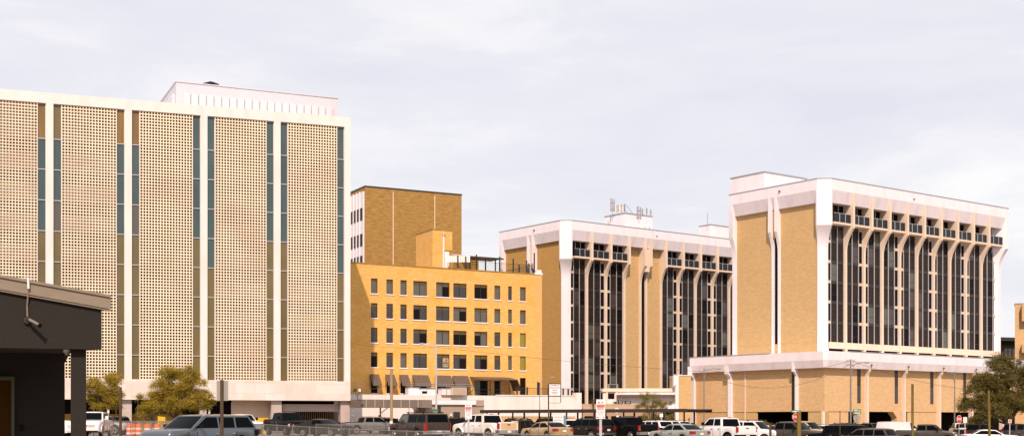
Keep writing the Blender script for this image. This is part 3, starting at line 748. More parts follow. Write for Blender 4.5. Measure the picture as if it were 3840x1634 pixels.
# --- podium
def podium():
    F = Frame(at(3096, 213).x, 213, 37); B = bthing('podium_building', 'low tan brick podium with white overhanging band below the nearer tower', 'building', F)
    LR, LL = F.u(3860), F.w(2586); ZT, ZF, ZSO, ZW = 12.95, 11.5, 10.25, 3.1
    c = .55; o_ = 1.3
    def ring(o, cc): return [(o, cc), (cc, o), (LR - o, o), (LR - o, LL - o), (o, LL - o)]
    b = MB(); b.prism(ring(0, c), 'z', ZF, ZT); b.build('parapet', M['white'], B)
    b = MB(); b.box(6, LR, -.05, .5, ZT, ZT + .12); b.box(-.05, .5, 12, LL, ZT, ZT + .12); b.build('coping', M['coping'], B)
    top, bot = ring(0, c), ring(.3, c + .15); n = 5
    b = MB(); b.add([(x, y, ZF) for x, y in top] + [(x, y, ZSO) for x, y in bot], [(i, (i+1) % n, n+(i+1) % n, n+i) for i in range(n)] + [tuple(range(n, 2*n))]); b.build('frieze', M['frieze'], B)
    b = MB(); b.box(o_ + .3, LR - .5, o_ + .3, LL - 1, ZW, ZSO + .2); b.build('core', M['backdark'], B)
    b = MB(); b.box(o_ + 9, LR - .5, o_ + 9, LL - .6, -.8, ZW - .01); b.build('inner_core', M['backdark'], B)
    b = MB(); b.box(o_, LR, o_, o_ + .25, ZW, ZSO - .003); b.build('front_wall', M['tanlt'], B)
    b = MB(); b.box(o_, o_ + .25, o_ + .26, LL - .3, ZW, ZSO - .003); b.build('side_wall', M['tanlt'], B)
    # lower storey solids
    for (a, d) in ((3110, 3183), (3405, 3516)):
        x0, x1 = F.u(a, o_), F.u(d, o_); b = MB(); b.box(x0, x1, o_ + .1, o_ + .28, -.8, ZW - .003); b.build('lower_wall', M['tanlt'], B)
    for (a, d) in ((3102, 3029), (2838, 2600)):
        y0, y1 = F.w(a, o_), F.w(d, o_); b = MB(); b.box(o_ + .1, o_ + .28, y0, y1, -.8, ZW - .003); b.build('lower_wall', M['tan'], B)
    def fin(face, a0, a1, zb):
        zs = [zb] + [8.9 + .9 * k / 4 for k in range(5)] + [ZF - .1]
        def oo(z): return 0.02 if z >= 9.8 else (.85 if z <= 8.9 else .85 * (1 - ((z - 8.9) / .9) ** 2))
        fr_ = face == 'r'
        prof = [((.30 + oo(z) * .45) if fr_ and z > 9.0 and z < 10.3 or fr_ and z <= 9.0 else oo(z), z) for z in zs] + [(o_ + .2, zs[-1]), (o_ + .2, zb)]
        b = MB(); b.prism(prof, 'x' if face == 'r' else 'y', a0, a1); b.build('fin', M['cream'] if face == 'r' else M['white'], B)
    for p_ in (3257, 3396, 3528, 3650, 3765):
        x = F.u(p_, .6); fin('r', x - .22, x + .22, -.8)
        g = MB(); g.box(x - 2.1, x - 1.25, o_ - .06, o_ - .003, 7.4, ZSO - .01); g.build('slot_window', M['frame_dk'], B)
        g = MB(); g.box(x - 2.1, x - 1.25, o_ - .06, o_ - .003, 4.55, 7.38); g.build('slot_window', M['glass_slate'], B)
        g = MB(); g.box(x - .14, x + .14, -.12, .0, 10.75, 11.0); g.build('drain_spout', M['frame_dk'], B)
        if p_ in (3257, 3396): g = MB(); g.prism([(x - 2.6, ZW), (x - .42, ZW), (x - .42, .0), (x - 1.5, .0), (x - 1.5, ZW - 1.0)], 'y', o_ - .01, o_ + 1.2); g.build('flared_bracket', M['tanlt'], B)
    for p_ in (2593, 2731):
        y = F.w(p_, .6); fin('l', y - .4, y + .4, -.8)
    y = F.w(2985, .9); fin('l', y - .22, y + .22, ZW)
    g = MB(); g.box(o_ - .04, o_ - .003, y + .7, y + 1.25, ZW, ZSO - .01); g.build('slot_window', M['frame_dk'], B)
    b = MB(); b.prism([(o_ - .1, o_ + .6), (o_ - .1, o_ + .2), (o_ + .2, o_ - .1), (o_ + .6, o_ - .1), (o_ + .6, o_ + .6)], 'z', -.8, ZW); b.build('corner_post', M['cream'], B)
    yy = F.w(2795, o_); b = MB(); b.box(o_ - .12, o_ - .003, yy - .12, yy + .12, -.8, ZSO - .01); b.build('wall_joint', M['cream'], B)
    # small wing on the left
    G = Frame(at(2543, 236).x, 236, 2); T = bthing('podium_wing', 'short tan brick wing with a white pier left of the podium', 'building', G)
    x1 = G.u(2592); zt = G.z(1407, 0)
    b = MB(); b.box(0, x1, 0, 10, -.8, zt); b.build('wall', M['tan'], T)
    b = MB(); b.box(-.1, x1, -.1, 10, zt, zt + .12); b.build('coping', M['white'], T)
    b = MB(); b.prism([(-.9, zt), (-.0, zt), (-.0, -.8), (-.55, -.8), (-.55, zt - 1.6), (-.9, zt - 2.0)], 'y', -.5, 1); b.build('pier', M['white'], T)
    # buildings at the right edge
    H = Frame(at(3806, 268).x, 268, -21); T = bthing('tan_building', 'tan building with projecting balconies at the right edge', 'building', H)
    zt = H.z(1140, 0)
    b = MB(); b.box(0, 14, 0, 6, -.8, zt); b.build('wall', M['tanlt'], T)
    b = MB(); b.box(-.1, 14.1, -.1, 6, zt, zt + .2); b.build('coping', M['coping'], T)
    for (t_, b_) in ((1142, 1206), (1290, 1323), (1430, 1480)):
        g = MB(); g.box(1.3, 12, -1.5, -.003, H.z(b_, 0), H.z(t_, 0)); g.build('balcony', M['tan'], T)
    J = Frame(at(3745, 300).x, 300, 20); T = bthing('dark_building', 'dark flat roofed block seen between the nearer tower and the tan building', 'building', J)
    zt = J.z(1264, 0)
    b = MB(); b.box(0, 12, 0, 8, -.8, zt - .8); b.build('wall', M['backdark'], T); b = MB(); b.box(-.5, 12.5, -1, 8, zt - .8, zt); b.build('roof', M['frame_dk'], T)
    for q in range(3): b = MB(); b.box(1.6 + q * 1.1, 2.4 + q * 1.1, -.1, -.003, zt - 4.5, zt - 2.5); b.build('window', M['glass_slate'], T)
podium()

# --- low buildings in the middle
def low_buildings():
    F = fr2(1310, 179.7, 2176, 196); B = bthing('low_building', 'long white single storey building in front of the yellow block', 'building', F)
    LR = F.u(2176); zt = 5.2
    b = MB(); b.box(0, LR, 0, 9, 2.2, zt); b.build('wall', M['whitelow'], B)
    xm = F.u(1800); b = MB(); b.box(0, xm, .001, 9, 0, 2.199); b.build('lower_wall', M['whitelow'], B)
    b = MB(); b.box(xm, LR, .06, 9, 0, 2.199); b.build('lower_wall', M['tan'], B)  # white wall behind the carport, its shade put in as tan colour
    x0 = F.u(1862); b = MB(); b.box(x0, LR + .1, -.08, .4, zt, zt + .14); b.build('coping', M['whitelow'], B)
    x0 = F.u(2158); b = MB(); b.box(x0, LR + .15, -.15, 1, 0.2, zt + .55); b.build('end_pier', M['whitelow'], B)
    # rooftop plant on the white building
    for (p0, p1, y0, y1, m, lab) in ((1531, 1575, 1476, 1452, 'white', 'small white rooftop cabinet at the left of the row below the awnings'), (1577, 1640, 1476, 1456, 'white', 'white rooftop unit with a dark opening in the middle of the row below the awnings'),
                                (1655, 1690, 1476, 1455, 'frieze', 'pale rooftop cabinet behind the tall street lamp pole'), (1694, 1754, 1478, 1450, 'cream', 'tan louvred rooftop unit at the right of the row below the awnings')):
        D = 184; v = at(p0, D); wd = (p1 - p0) / FPX * D; z0, z1 = zt + .02, zof(y1, D)
        T = thing('rooftop_unit', lab, 'air conditioner', (v.x, v.y + 1.5, z0), F.t, 'rooftop units on the white building')
        h = z1 - z0; b = MB(); b.box(0, wd, 0, 1.4, 0, h); b.build('casing', M[m], T)
        b = MB(); b.box(-.05, wd + .05, -.05, 1.45, h, h + .12); b.build('lid', M['steel'], T)
        if p0 == 1577: b = MB(); b.box(0.1, .9, -.03, -.003, .2, h - .3); b.build('opening', M['backdark'], T)
        if p0 == 1694:
            b = MB(); q = .1
            while q < h - .1: b.box(.1, wd - .1, -.05, -.003, q, q + .05); q += .12
            b.build('louvre', M['spandrel'], T)
    v = at(1575, 181); T = thing('pipe_rack', 'grey pipe rail standing on the white building under the awnings', 'railing', (v.x, v.y + .8, zt + .02), F.t)
    b = MB(); b.tube((-2, 0, 1.45), (8, 0, 1.45), .06); b.tube((-2, 0, 1.2), (8, 0, 1.2), .06)
    for q in (-2, 1, 4, 8): b.tube((q, 0, 0), (q, 0, 1.45), .05)
    b.build('pipe', M['steel'], T)
    # roof terrace railing on the right
    T = bthing('terrace_railing', 'black metal railing with square posts on the white building roof', 'railing', F)
    b = MB(); xa, xb = F.u(1930, .5), LR - .9
    b.tube((xa, .5, zt + 1.15), (xb, .5, zt + 1.15), .03); q = xa
    while q < xb: b.tube((q, .5, zt), (q, .5, zt + 1.15), .012, n=4); q += .16
    b.build('rail_bars', M['dkmetal'], T)
    for p_, h in ((1939, 1.3), (1977, 1.3), (2017, 2.1), (2023, 2.0), (2056, 1.2), (2112, 1.2), (2131, 1.1), (1751, 1.5)):
        b = MB(); xx = F.u(p_, .5); b.box(xx - .09, xx + .09, .42, .6, zt, zt + h); b.build('post', M['dkmetal'], T)
    # grey canopy
    G = fr2(1355, 166, 1582, 170); T = bthing('canopy', 'long grey flat canopy on slim posts in front of the white building', 'canopy', G)
    x1 = G.u(1582); z0, z1 = 3.28, 4.28
    b = MB(); b.box(0, x1, 0, 5, z0, z1); b.build('fascia', mat('canopy_grey', (.17, .13, .105), .7, var=.1, scale=.8), T)
    b = MB(); b.add([(x1, -.01, z0), (x1 + 2.2, 1.6, z0), (x1 + 2.2, 1.6, z1), (x1, -.01, z1)], [(0, 1, 2, 3)]); b.box(x1 + .01, x1 + 2.15, 1.7, 5, z0, z1); b.build('end_panel', mat('canopy_end', (.30, .23, .19), .7, var=.1, scale=.8), T)
    for q in range(7): xx = x1 * (q + .55) / 7; b = MB(); b.box(xx - .02, xx + .02, -.012, -.002, z0, z1); b.build('panel_joint', M['cream'], T)
    for p_ in (1427, 1574): xx = G.u(p_, .5); b = MB(); b.box(xx - .07, xx + .07, .5, .64, .2, z0); b.tube((xx, .57, 2.5), (xx + (1.1 if p_ < 1500 else -1.1), .57, z0), .05); b.build('post', M['dkmetal'], T)
    xx = G.u(1425, .4); b = MB(); b.box(xx - .2, xx + .15, .3, .48, 1.5, 2.3); b.build('meter_box', M['rust'], T)
    # grey block
    H = fr2(1582, 173, 1815, 177); T = bthing('grey_building', 'grey rendered block with a white band right of the canopy', 'building', H)
    x1 = H.u(1815); z1 = H.z(1497, 0)
    gm = mat('grey_render', (.36, .28, .22), .85, var=.08, scale=.7, dirt=((.27, .2, .15), .4, (1, 1, .4), .4))
    b = MB(); b.box(.5, x1, 0, 4.2, .2, z1); b.build('wall', gm, T)
    xb = H.u(1782); b = MB(); b.box(H.u(1617), xb, -.3, -.003, z1 - .62, z1 - .05); b.build('band', M['white'], T)
    b = MB(); b.box(H.u(1617), x1, -.12, -.003, z1 - .8, z1 - .66); b.build('ledge', gm, T)
    x0 = H.u(1700); b = MB(); b.box(x0, x0 + .95, -.05, -.003, .3, 2.75); b.build('door', M['frame_dk'], T)
    x0 = H.u(1632); b = MB(); b.box(x0, x0 + .8, -.05, -.003, .3, 4.0); b.build('panel', M['carport'], T)
    x0 = H.u(1690); b = MB(); b.box(x0 - .1, x0 + .1, -.2, -.003, 2.2, 2.5); b.build('wall_lamp', M['signwhite'], T)
    # twin floodlight
    v = at(1340, 164); zz = zof(1500, 164); T = thing('floodlight', 'twin floodlight heads on a curved arm beside the grey canopy', 'floodlight', (v.x, v.y, zz))
    b = MB(); b.path([(.55, .6, 0), (.15, 0, 0), (0, 0, .25), (0, 0, .7)], .04); b.path([(-.25, 0, 1.1), (-.2, 0, .75), (0, 0, .65), (.2, 0, .75), (.25, 0, 1.1)], .035); b.build('arm', M['dkmetal'], T)
    for s_ in (-1, 1):
        b = MB(); b.box(s_ * .3 - .18, s_ * .3 + .18, -.08, .14, 1.08, 1.5); h_ = b.build('lamp_head', M['dkmetal'], T)
        if s_ > 0: b = MB(); b.box(s_ * .3 - .15, s_ * .3 + .15, -.1, -.082, 1.12, 1.46); b.build('lens', M['signwhite'], h_)
    # carport
    C = fr2(1800, 138, 2573, 124); T = bthing('carport', 'long dark flat carport on thin posts over parked cars', 'carport', C)
    LC = C.u(2573); zz = 2.72
    b = MB(); b.box(0, LC, 0, .14, zz - .34, zz); b.box(0, LC, .14, 5.4, zz - .12, zz - .02); b.box(0, LC, 5.4, 5.5, zz - .3, zz); b.build('roof', M['carport'], T)
    b = MB()
    for q in range(26): xx = LC * (q + .5) / 26; b.box(xx, xx + .08, .15, 5.38, zz - .28, zz - .13)
    b.build('rafters', M['carport'], T)
    for q in range(8):
        xx = .5 + (LC - 1.0) * q / 7; b = MB(); b.box(xx - .07, xx + .07, 2.6, 2.74, -.1, zz - .13); b.build('post', M['dkmetal'], T)
        b = MB(); b.box(xx - .06, xx + .06, .5, .62, -.1, zz - .33); b.build('post', M['dkmetal'], T)
    # beige low complex
    K = Frame(at(2262, 238).x, 238, -3); T = bthing('low_building', 'low beige building with a deep sloping white awning before the farther tower', 'building', K)
    x1 = K.u(2534); zt = K.z(1455, 0)
    b = MB(); b.box(0, x1, 0, 10, 0, zt - .6); b.build('wall', M['frieze'], T)
    b = MB(); b.box(-.2, x1 + .2, -.3, 10, zt - .6, zt - .35); b.box(0, x1, -.1, .3, zt - .35, zt); b.build('cornice', M['cream'], T)
    xa, xb = K.u(2312), K.u(2534)
    b = MB(); b.prism([(xa, zt - 1.15), (xa + 1.6, zt - .8), (xb, zt - .75), (xb, zt - 1.15)], 'y', -1.2, -.003); b.build('awning_top', M['white'], T)
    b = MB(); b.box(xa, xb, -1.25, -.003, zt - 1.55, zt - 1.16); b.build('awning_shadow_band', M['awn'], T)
    b = MB(); b.box(K.u(2280), K.u(2304), -.05, -.003, zt - 1.9, zt - .9); b.build('window', M['glass_dark'], T)
    for p_ in (2272, 2308): xx = K.u(p_); b = MB(); b.box(xx, xx + .35, -.2, -.003, 2, zt - .61); b.build('pilaster', M['cream'], T)
    b = MB(); b.prism([(K.u(2488), zt - 3.9), (K.u(2506), zt - 2.8), (x1, zt - 2.8), (x1, zt - 3.9)], 'y', -1.4, -.003); b.build('hood', M['white'], T)
    b = MB(); b.box(K.u(2495), x1, -.06, -.003, .2, zt - 4.0); b.build('entrance_glass', M['backdark'], T)
    # brown rounded pavilion
    P = Frame(at(2186, 205).x, 205, -1); T = bthing('pavilion', 'brown rounded edge pavilion with a round white emblem above the carport', 'building', P)
    x1 = P.u(2486); zt = P.z(1513, 0)
    bm_ = mat('brown_panel', (.34, .22, .13), .6, var=.12, scale=.6)
    prof = [(0, 0), (0, zt - .9), (.12, zt - .5), (.45, zt - .15), (.9, zt), (8, zt), (8, 0)]
    b = MB(); b.prism(prof, 'x', 0, x1); b.build('wall', bm_, T, sharp=40)
    for q in range(6): xx = x1 * (q + .5) / 6; b = MB(); b.box(xx - .8, xx + .8, -.05, -.003, .3, 2.3); b.build('window', M['glass_dark'], T)
    b = MB(); xx = P.u(2313); b.tube((xx, -.06, zt - 1.05), (xx, -.0, zt - 1.05), .42, n=20); e_ = b.build('emblem', M['signwhite'], T)
    b = MB(); b.tube((xx - .08, -.08, zt - 1.05), (xx - .08, -.062, zt - 1.05), .26, n=16); b.box(xx + .0, xx + .05, -.09, -.062, zt - 1.4, zt - .7); b.build('emblem_disc', bm_, e_)
    # pale strip left of the pavilion
    S = Frame(at(2178, 208).x, 208, 0); T = bthing('garden_wall', 'thin beige wall with dark openings between the white building and the pavilion', 'wall', S)
    b = MB(); b.box(0, 4.6, 0, .4, S.z(1530, 0), S.z(1513, 0)); b.build('beam', M['cream'], T)
    for q in range(4): b = MB(); b.box(.3 + q * 1.2, .45 + q * 1.2, 0, .3, 0, S.z(1530, 0)); b.build('post', M['silver'], T)
    for (p0, p1, y0, y1, D, m, lab) in ((2280, 2320, 1452, 1434, 240, 'steel', 'grey air conditioner on the beige building roof'), (2303, 2318, 1513, 1503, 206, 'signgrey', 'smallest air conditioner at the left on the brown pavilion'),
                                (2320, 2337, 1513, 1499, 206, 'frame_dk', 'dark middle air conditioner on the brown pavilion'), (2346, 2368, 1513, 1501, 206, 'frame_dk', 'dark wide air conditioner at the right on the brown pavilion')):
        v = at(p0, D); wd = (p1 - p0) / FPX * D; h = (y0 - y1) / FPX * D
        z0 = zof(1455, 238) if D > 220 else zt
        T = thing('air_conditioner', lab, 'air conditioner', (v.x, v.y + 1.0, z0), 0)
        b = MB(); b.box(0, wd, 0, 1.2, 0, h); b.build('casing', M[m], T)
        b = MB(); b.box(wd * .2, wd * .8, -.04, -.003, h * .15, h * .85); b.build('grille', M['frame_dk'] if m != 'frame_dk' else M['steel'], T)
low_buildings()

# --- black stucco building in the foreground
M['camgrey'] = mat('camera_grey', (.16, .145, .13), .45)
def black_building():
    F = fr2(0, 20.0, 381, 20.45); B = bthing('black_building', 'black stucco building corner with a tan metal roof edge in the foreground', 'building', F)
    LR = F.u(381); ZS = 2.71
    def zt(x): return lerp(3.70, 3.46, x / LR)       # top of the fascia
    xl = -7.0
    plan = [(xl, 0), (LR, 0), (F.u(318, .45), .45), (F.u(262, 1.5), 1.5), (F.u(238, 6.5), 6.5), (xl, 6.5)]
    def slab(pl, z0f, z1f, m, nm):
        n = len(pl); b = MB(); vs = [(x, y, z0f(x)) for x, y in pl] + [(x, y, z1f(x)) for x, y in pl]
        b.add(vs, [tuple(range(n)), tuple(range(n, 2*n))] + [(i, (i+1) % n, n + (i+1) % n, n + i) for i in range(n)]); b.build(nm, M[m], B)
    slab(plan, lambda x: ZS, lambda x: zt(min(x, LR)), 'black', 'fascia')
    def cap(o, a, c_, m, nm):
        e_ = .14; pl = [(xl, o), (LR + e_, o)] + [(x + e_ * .5, y) for x, y in plan[2:5]] + [(xl, 6.6)]
        slab(pl, lambda x: zt(x) + a, lambda x: zt(x) + c_, m, nm)
    cap(-.05, -.13, -.105, 'cap', 'drip_edge'); cap(-.065, -.10, .075, 'cap', 'gutter'); cap(-.09, .078, .12, 'cap', 'gutter_lip')
    yw = 1.6; xw = F.u(243, yw)
    b = MB(); b.prism([(xl, yw), (xw, yw), (F.u(236, 6.5), 6.5), (xl, 6.5)], 'z', -.02, ZS - .003); b.build('wall', M['black'], B)
    x0, x1 = F.u(265, .12), F.u(323, .12); b = MB(); b.box(x0, x1, .12, .42, -.02, ZS - .003); b.build('column', M['black'], B)
    x1 = F.u(47, yw - .05); zd = F.z(1418, x1, yw)
    b = MB(); b.box(x1 - .95, x1 - .02, yw - .05, yw - .004, 0.02, zd - .03); b.build('door', M['doorbrown'], B)
    b = MB(); b.box(x1 - .02, x1 + .03, yw - .07, yw - .004, 0.02, zd + .03); b.box(x1 - 1.0, x1 - .02, yw - .07, yw - .004, zd - .03, zd + .03); b.build('door_frame', M['doorframe'], B)
    xx = F.u(82, yw); zz = F.z(1601, xx, yw); b = MB(); b.box(xx - .03, xx + .03, yw - .03, yw - .004, zz - .05, zz + .05); b.build('wall_switch', M['plastic'], B)
    # dome camera under soffit
    p = F.u(251, .25); T = thing('dome_camera', 'small pale dome camera under the black soffit beside the column', 'security camera', (F.X + p * F.c - .25 * F.s, F.Y + p * F.s + .25 * F.c, ZS))
    b = MB(); b.tube((0, 0, 0), (0, 0, -.04), .055, n=14); b.build('base', M['signwhite'], T)
    b = MB(); b.tube((0, 0, -.04), (0, 0, -.085), .05, .025, n=14); b.build('dome', M['signgrey'], T)
    # bullet camera
    xm = F.u(103, -.02); zm = F.z(1200, xm)
    T = thing('security_camera', 'grey bullet camera on a round mount on the black fascia', 'security camera', (F.X + xm * F.c, F.Y + xm * F.s, zm), F.t)
    b = MB(); b.tube((0, 0, 0), (0, -.05, 0), .062, .055, n=18); b.build('mount', M['dkmetal'], T)
    b = MB(); b.path([(0, -.05, 0), (.03, -.10, -.01), (.05, -.12, -.015)], .018, 8); b.build('bracket', M['dkmetal'], T)
    d = Vector((.15, -.10, -.085)); s0 = Vector((.03, -.11, -.0))
    b = MB(); b.tube(s0, s0 + d, .026, .026, 14); b.build('body', M['camgrey'], T, smooth=False, sharp=40)
    b = MB(); b.tube(s0 + d * .97, s0 + d * 1.12, .033, .033, 14); b.build('lens_hood', M['plastic'], T)
    b = MB(); zc = zt(xm) + .12 - zm
    b.path([(.0, -.02, .03), (-.005, -.02, .22), (.01, -.06, .38), (.02, -.085, .52)], .013, 8); b.build('conduit', M['cap'], T)
    b = MB(); b.tube((.02, -.105, zc - .14), (.012, -.105, zc + .03), .017, .017, 10); b.tube((.012, -.10, zc + .02), (-.06, .05, zc + .03), .012); b.build('cable_gland', M['signwhite'], T)
black_building()
# ------------------------------------------------------------------ vehicles
# front at +x. spec: L, W, H, belt height, hood height at its nose, positions of windshield base, roof front, roof rear, rear glass base
SPEC = {
 'pickup':  dict(L=5.8, W=2.02, H=1.93, belt=1.28, hood=1.16, nose=1.02, wb=1.42, rf=.72, rr=-.78, rb=-.98, bed=1.30, r=.41, ax=(1.95, -1.75), gc=.36),
 'suv':     dict(L=4.9, W=1.95, H=1.76, belt=1.14, hood=1.08, nose=.92, wb=1.28, rf=.48, rr=-1.95, rb=-2.34, bed=0, r=.38, ax=(1.52, -1.42), gc=.30),
 'bigsuv':  dict(L=5.55, W=2.0, H=1.90, belt=1.22, hood=1.14, nose=1.02, wb=1.45, rf=.75, rr=-2.52, rb=-2.72, bed=0, r=.40, ax=(1.80, -1.55), gc=.34),
 'sedan':   dict(L=4.75, W=1.83, H=1.46, belt=.97, hood=.90, nose=.70, wb=1.10, rf=.32, rr=-.92, rb=-1.72, bed=0, r=.33, ax=(1.42, -1.32), gc=.22, trunk=1.02),
 'coupe':   dict(L=4.85, W=1.87, H=1.45, belt=.98, hood=.92, nose=.72, wb=1.05, rf=.25, rr=-.85, rb=-2.05, bed=0, r=.34, ax=(1.45, -1.40), gc=.22, trunk=1.00),
 'jeep':    dict(L=4.5, W=1.88, H=1.84, belt=1.22, hood=1.16, nose=1.08, wb=.85, rf=.55, rr=-2.05, rb=-2.15, bed=0, r=.42, ax=(1.40, -1.45), gc=.40),
 'van':     dict(L=5.5, W=2.0, H=2.12, belt=1.32, hood=1.10, nose=.95, wb=2.05, rf=1.15, rr=-2.60, rb=-2.72, bed=0, r=.36, ax=(1.85, -1.50), gc=.26),
}
def vehicle(kind, label, cat, px, D, a, color, H=None, group='vehicles parked in the lots', dirt=None, metal=.0, rough=.28, opts=(), dz=0.0, L=None, bedcover=None, name=None):
    s = dict(SPEC[kind])
    if H: k = H / s['H']; s.update({q: s[q] * k for q in ('H', 'belt', 'hood', 'nose', 'bed')}); s['trunk'] = s.get('trunk', 0) * k
    if L:
        k = L / s['L']
        for q in ('L', 'wb', 'rf', 'rr', 'rb'): s[q] *= k
        s['ax'] = (s['ax'][0] * k, s['ax'][1] * k)
    v = at(px, D); aa = R(a); fx, fy = math.sin(aa), math.cos(aa)
    nm = name or {'pickup': 'pickup_truck', 'suv': 'parked_suv', 'bigsuv': 'parked_suv', 'sedan': 'parked_car', 'coupe': 'parked_car', 'jeep': 'parked_suv', 'van': 'parked_van'}[kind]
    T = thing(nm, label, cat, (v.x, v.y, gz(v.x, v.y) + dz), math.atan2(fy, fx), group)
    pm = paint('paint_' + nm, color, metal=metal, rough=rough, dirt=dirt)
    Lh, hw = s['L'] / 2, s['W'] / 2
    belt, gc, rr = s['belt'], s['gc'], s['r']
    trunk = s.get('trunk', 0)
    def ztop(x):
        if x > s['wb']:
            t = (x - s['wb']) / (Lh - s['wb']); return lerp(belt + .01, s['hood'], min(1, t * 1.15)) if t < .86 else lerp(s['hood'], s['nose'], (t - .86) / .14)
        if s['bed'] and x < s['rb']: return s['bed']
        if trunk and x < s['rb']: return lerp(trunk + .01, trunk - .03, (s['rb'] - x) / (s['rb'] + Lh))
        if trunk: return lerp(belt, trunk, max(0, min(1, (s['wb'] - x) / (s['wb'] - s['rb']))))
        return lerp(belt, belt + .02, (s['wb'] - x) / (s['wb'] + Lh))
    def hwx(x):
        e_ = abs(x) / Lh
        return hw * (1 - .10 * max(0, (e_ - .80) / .20) ** 2 - .02 * e_)
    def zbot(x):
        z = gc if abs(x) < Lh - .35 else gc + .06
        for ax in s['ax']:
            d = abs(x - ax); Ra = rr + .10
            if d < Ra: z = max(z, math.sqrt(Ra * Ra - d * d) + rr * .98)
        return z
    xs = {-Lh, -Lh + .08, -Lh + .25, Lh, Lh - .06, Lh - .22, s['wb'], s['rb'], s['rb'] - .001 * 30, 0, Lh * .5}
    for ax in s['ax']:
        for q in range(-6, 7): xs.add(round(ax + (rr + .10) * math.sin(q / 6 * math.pi / 2), 4))
        xs.add(ax - rr - .115); xs.add(ax + rr + .115)
    xs = sorted(x for x in xs if -Lh <= x <= Lh)
    rings = []
    for x in xs:
        w_, zb, zt = hwx(x), zbot(x), ztop(x)
        if abs(x) > Lh - .01: zb = gc + .12; w_ *= .97; zt -= .05
        zm = lerp(max(zb, gc), zt, .55)
        half = [(w_ * .97, zb), (w_, max(zm, zb + .02)), (w_ * .985, zt - .10), (w_ * .94, zt - .02), (w_ * .84, zt + .005), (w_ * .4, zt + .02)]
        rings.append([(x, y, z) for y, z in half] + [(x, 0, zt + .025)] + [(x, -y, z) for y, z in reversed(half)])
    k = len(rings[0]); vs = [p for r_ in rings for p in r_]
    fs = [(i*k+j, i*k+j+1, (i+1)*k+j+1, (i+1)*k+j) for i in range(len(rings)-1) for j in range(k-1)]
    fs += [tuple(range(k)), tuple(range(len(vs)-k, len(vs)))]
    b = MB(); b.add(vs, fs)
    # greenhouse shell
    H_ = s['H']; zr = ztop(s['rb'])
    if s['bed']: zr = belt
    base = ztop(s['wb']) - .02
    wB, wR = hw * .935, hw * (.76 if kind in ('sedan', 'coupe') else .80 if kind != 'jeep' else .86)
    def sec(x, z, wd, crown=.0): return [(x, wd, z), (x, wd * .72, z + crown * .8), (x, 0, z + crown), (x, -wd * .72, z + crown * .8), (x, -wd, z)]
    # corners of the four-sided shell: windshield base / roof front / roof rear / rear base
    WB, RF, RR, RB = s['wb'], s['rf'], s['rr'], s['rb']
    def side(x, t, sg, off=.0):
        """point on the side glass plane; x along, t 0 belt 1 roof"""
        zb = ztop(max(min(x, WB), RB + .001)) - .02
        if s['bed']: zb = belt
        z = lerp(zb, H_ - .07, t)
        return (x, sg * (lerp(wB, wR, t) + off), z)
    def fr(t, yk, off=0.0):  # windshield
        x = lerp(WB, RF + .02, t); z = lerp(base, H_ - .055, t); n_ = Vector((H_ - base, 0, WB - RF)).normalized()
        yy = yk * lerp(wB, wR, t) ; bow = .10 * (1 - yk * yk) * (1 - .3 * t)
        return (x + bow + n_.x * off, yy, z + n_.z * off)
    def bk(t, yk, off=0.0):
        x = lerp(RB, RR - .02, t); z = lerp(zr - .02, H_ - .07, t); n_ = Vector((-(H_ - zr), 0, RR - RB)).normalized()
        yy = yk * lerp(wB, wR, t); bow = .06 * (1 - yk * yk)
        return (x - bow + n_.x * off, yy, z + n_.z * off)
    nY = 6; ys = [-1 + 2 * i / nY for i in range(nY + 1)]
    # windshield frame surface, rear surface
    for fn in (fr, bk):
        vv = [fn(t, y) for t in (0, .5, 1) for y in ys]; n_ = nY + 1
        b.add(vv, [(i*n_+j, i*n_+j+1, (i+1)*n_+j+1, (i+1)*n_+j) for i in range(2) for j in range(nY)])
    for sg in (-1, 1):
        vv = [side(WB, 0, sg), side(RF, 1, sg), side(RR, 1, sg), side(RB, 0, sg), side((RF + RR) / 2, 0, sg)]
        b.add(vv, [(0, 1, 4), (1, 2, 4), (2, 3, 4)])
    # roof
    rx = [RF + .02, RF - .25, (RF + RR) / 2, RR + .2, RR - .02]; cr_ = [0, .05, .07, .05, 0]
    vv = []
    for x, c_ in zip(rx, cr_):
        edge = H_ - .07 if True else 0
        for y in ys:
            z = lerp(H_ - .065, H_ - .065 + c_, 1 - abs(y) ** 4); bow = 0
            if x == rx[0]: bow = .10 * (1 - y * y) * .7
            if x == rx[-1]: bow = -.06 * (1 - y * y)
            vv.append((x + bow, y * wR, z))
    n_ = nY + 1
    b.add(vv, [(i*n_+j, i*n_+j+1, (i+1)*n_+j+1, (i+1)*n_+j) for i in range(4) for j in range(nY)])
    if s['bed']:   # hollow cargo bed: inner floor and walls read as a dark recess
        pass
    body = b.build('body', pm, T, sharp=38)
    # windows
    G = M['carglass']
    def patch(nm_, pts, fnn, m=None, sharp=None):
        vv = [fnn(*p) for p in pts]
        return raw(nm_, vv, [tuple(range(len(vv)))], m or G, T)
    def grid(nm_, fn, t0, t1, y0, y1, off):
        yy = [lerp(y0, y1, i / 6) for i in range(7)]
        vv = [fn(t, y, off) for t in (t0, (t0+t1)/2, t1) for y in yy]
        o = raw(nm_, vv, [(i*7+j, i*7+j+1, (i+1)*7+j+1, (i+1)*7+j) for i in range(2) for j in range(6)], G, T)
        return o
    grid('windshield', fr, .06, .93, -.90, .90, .012)
    if kind != 'van': grid('rear_window', bk, .10, .90, -.86, .86, .012)
    # side windows between pillars
    def xfront(t): return lerp(WB, RF, t) - .10 - .05 * t
    def xrear(t): return lerp(RB, RR, t) + .10
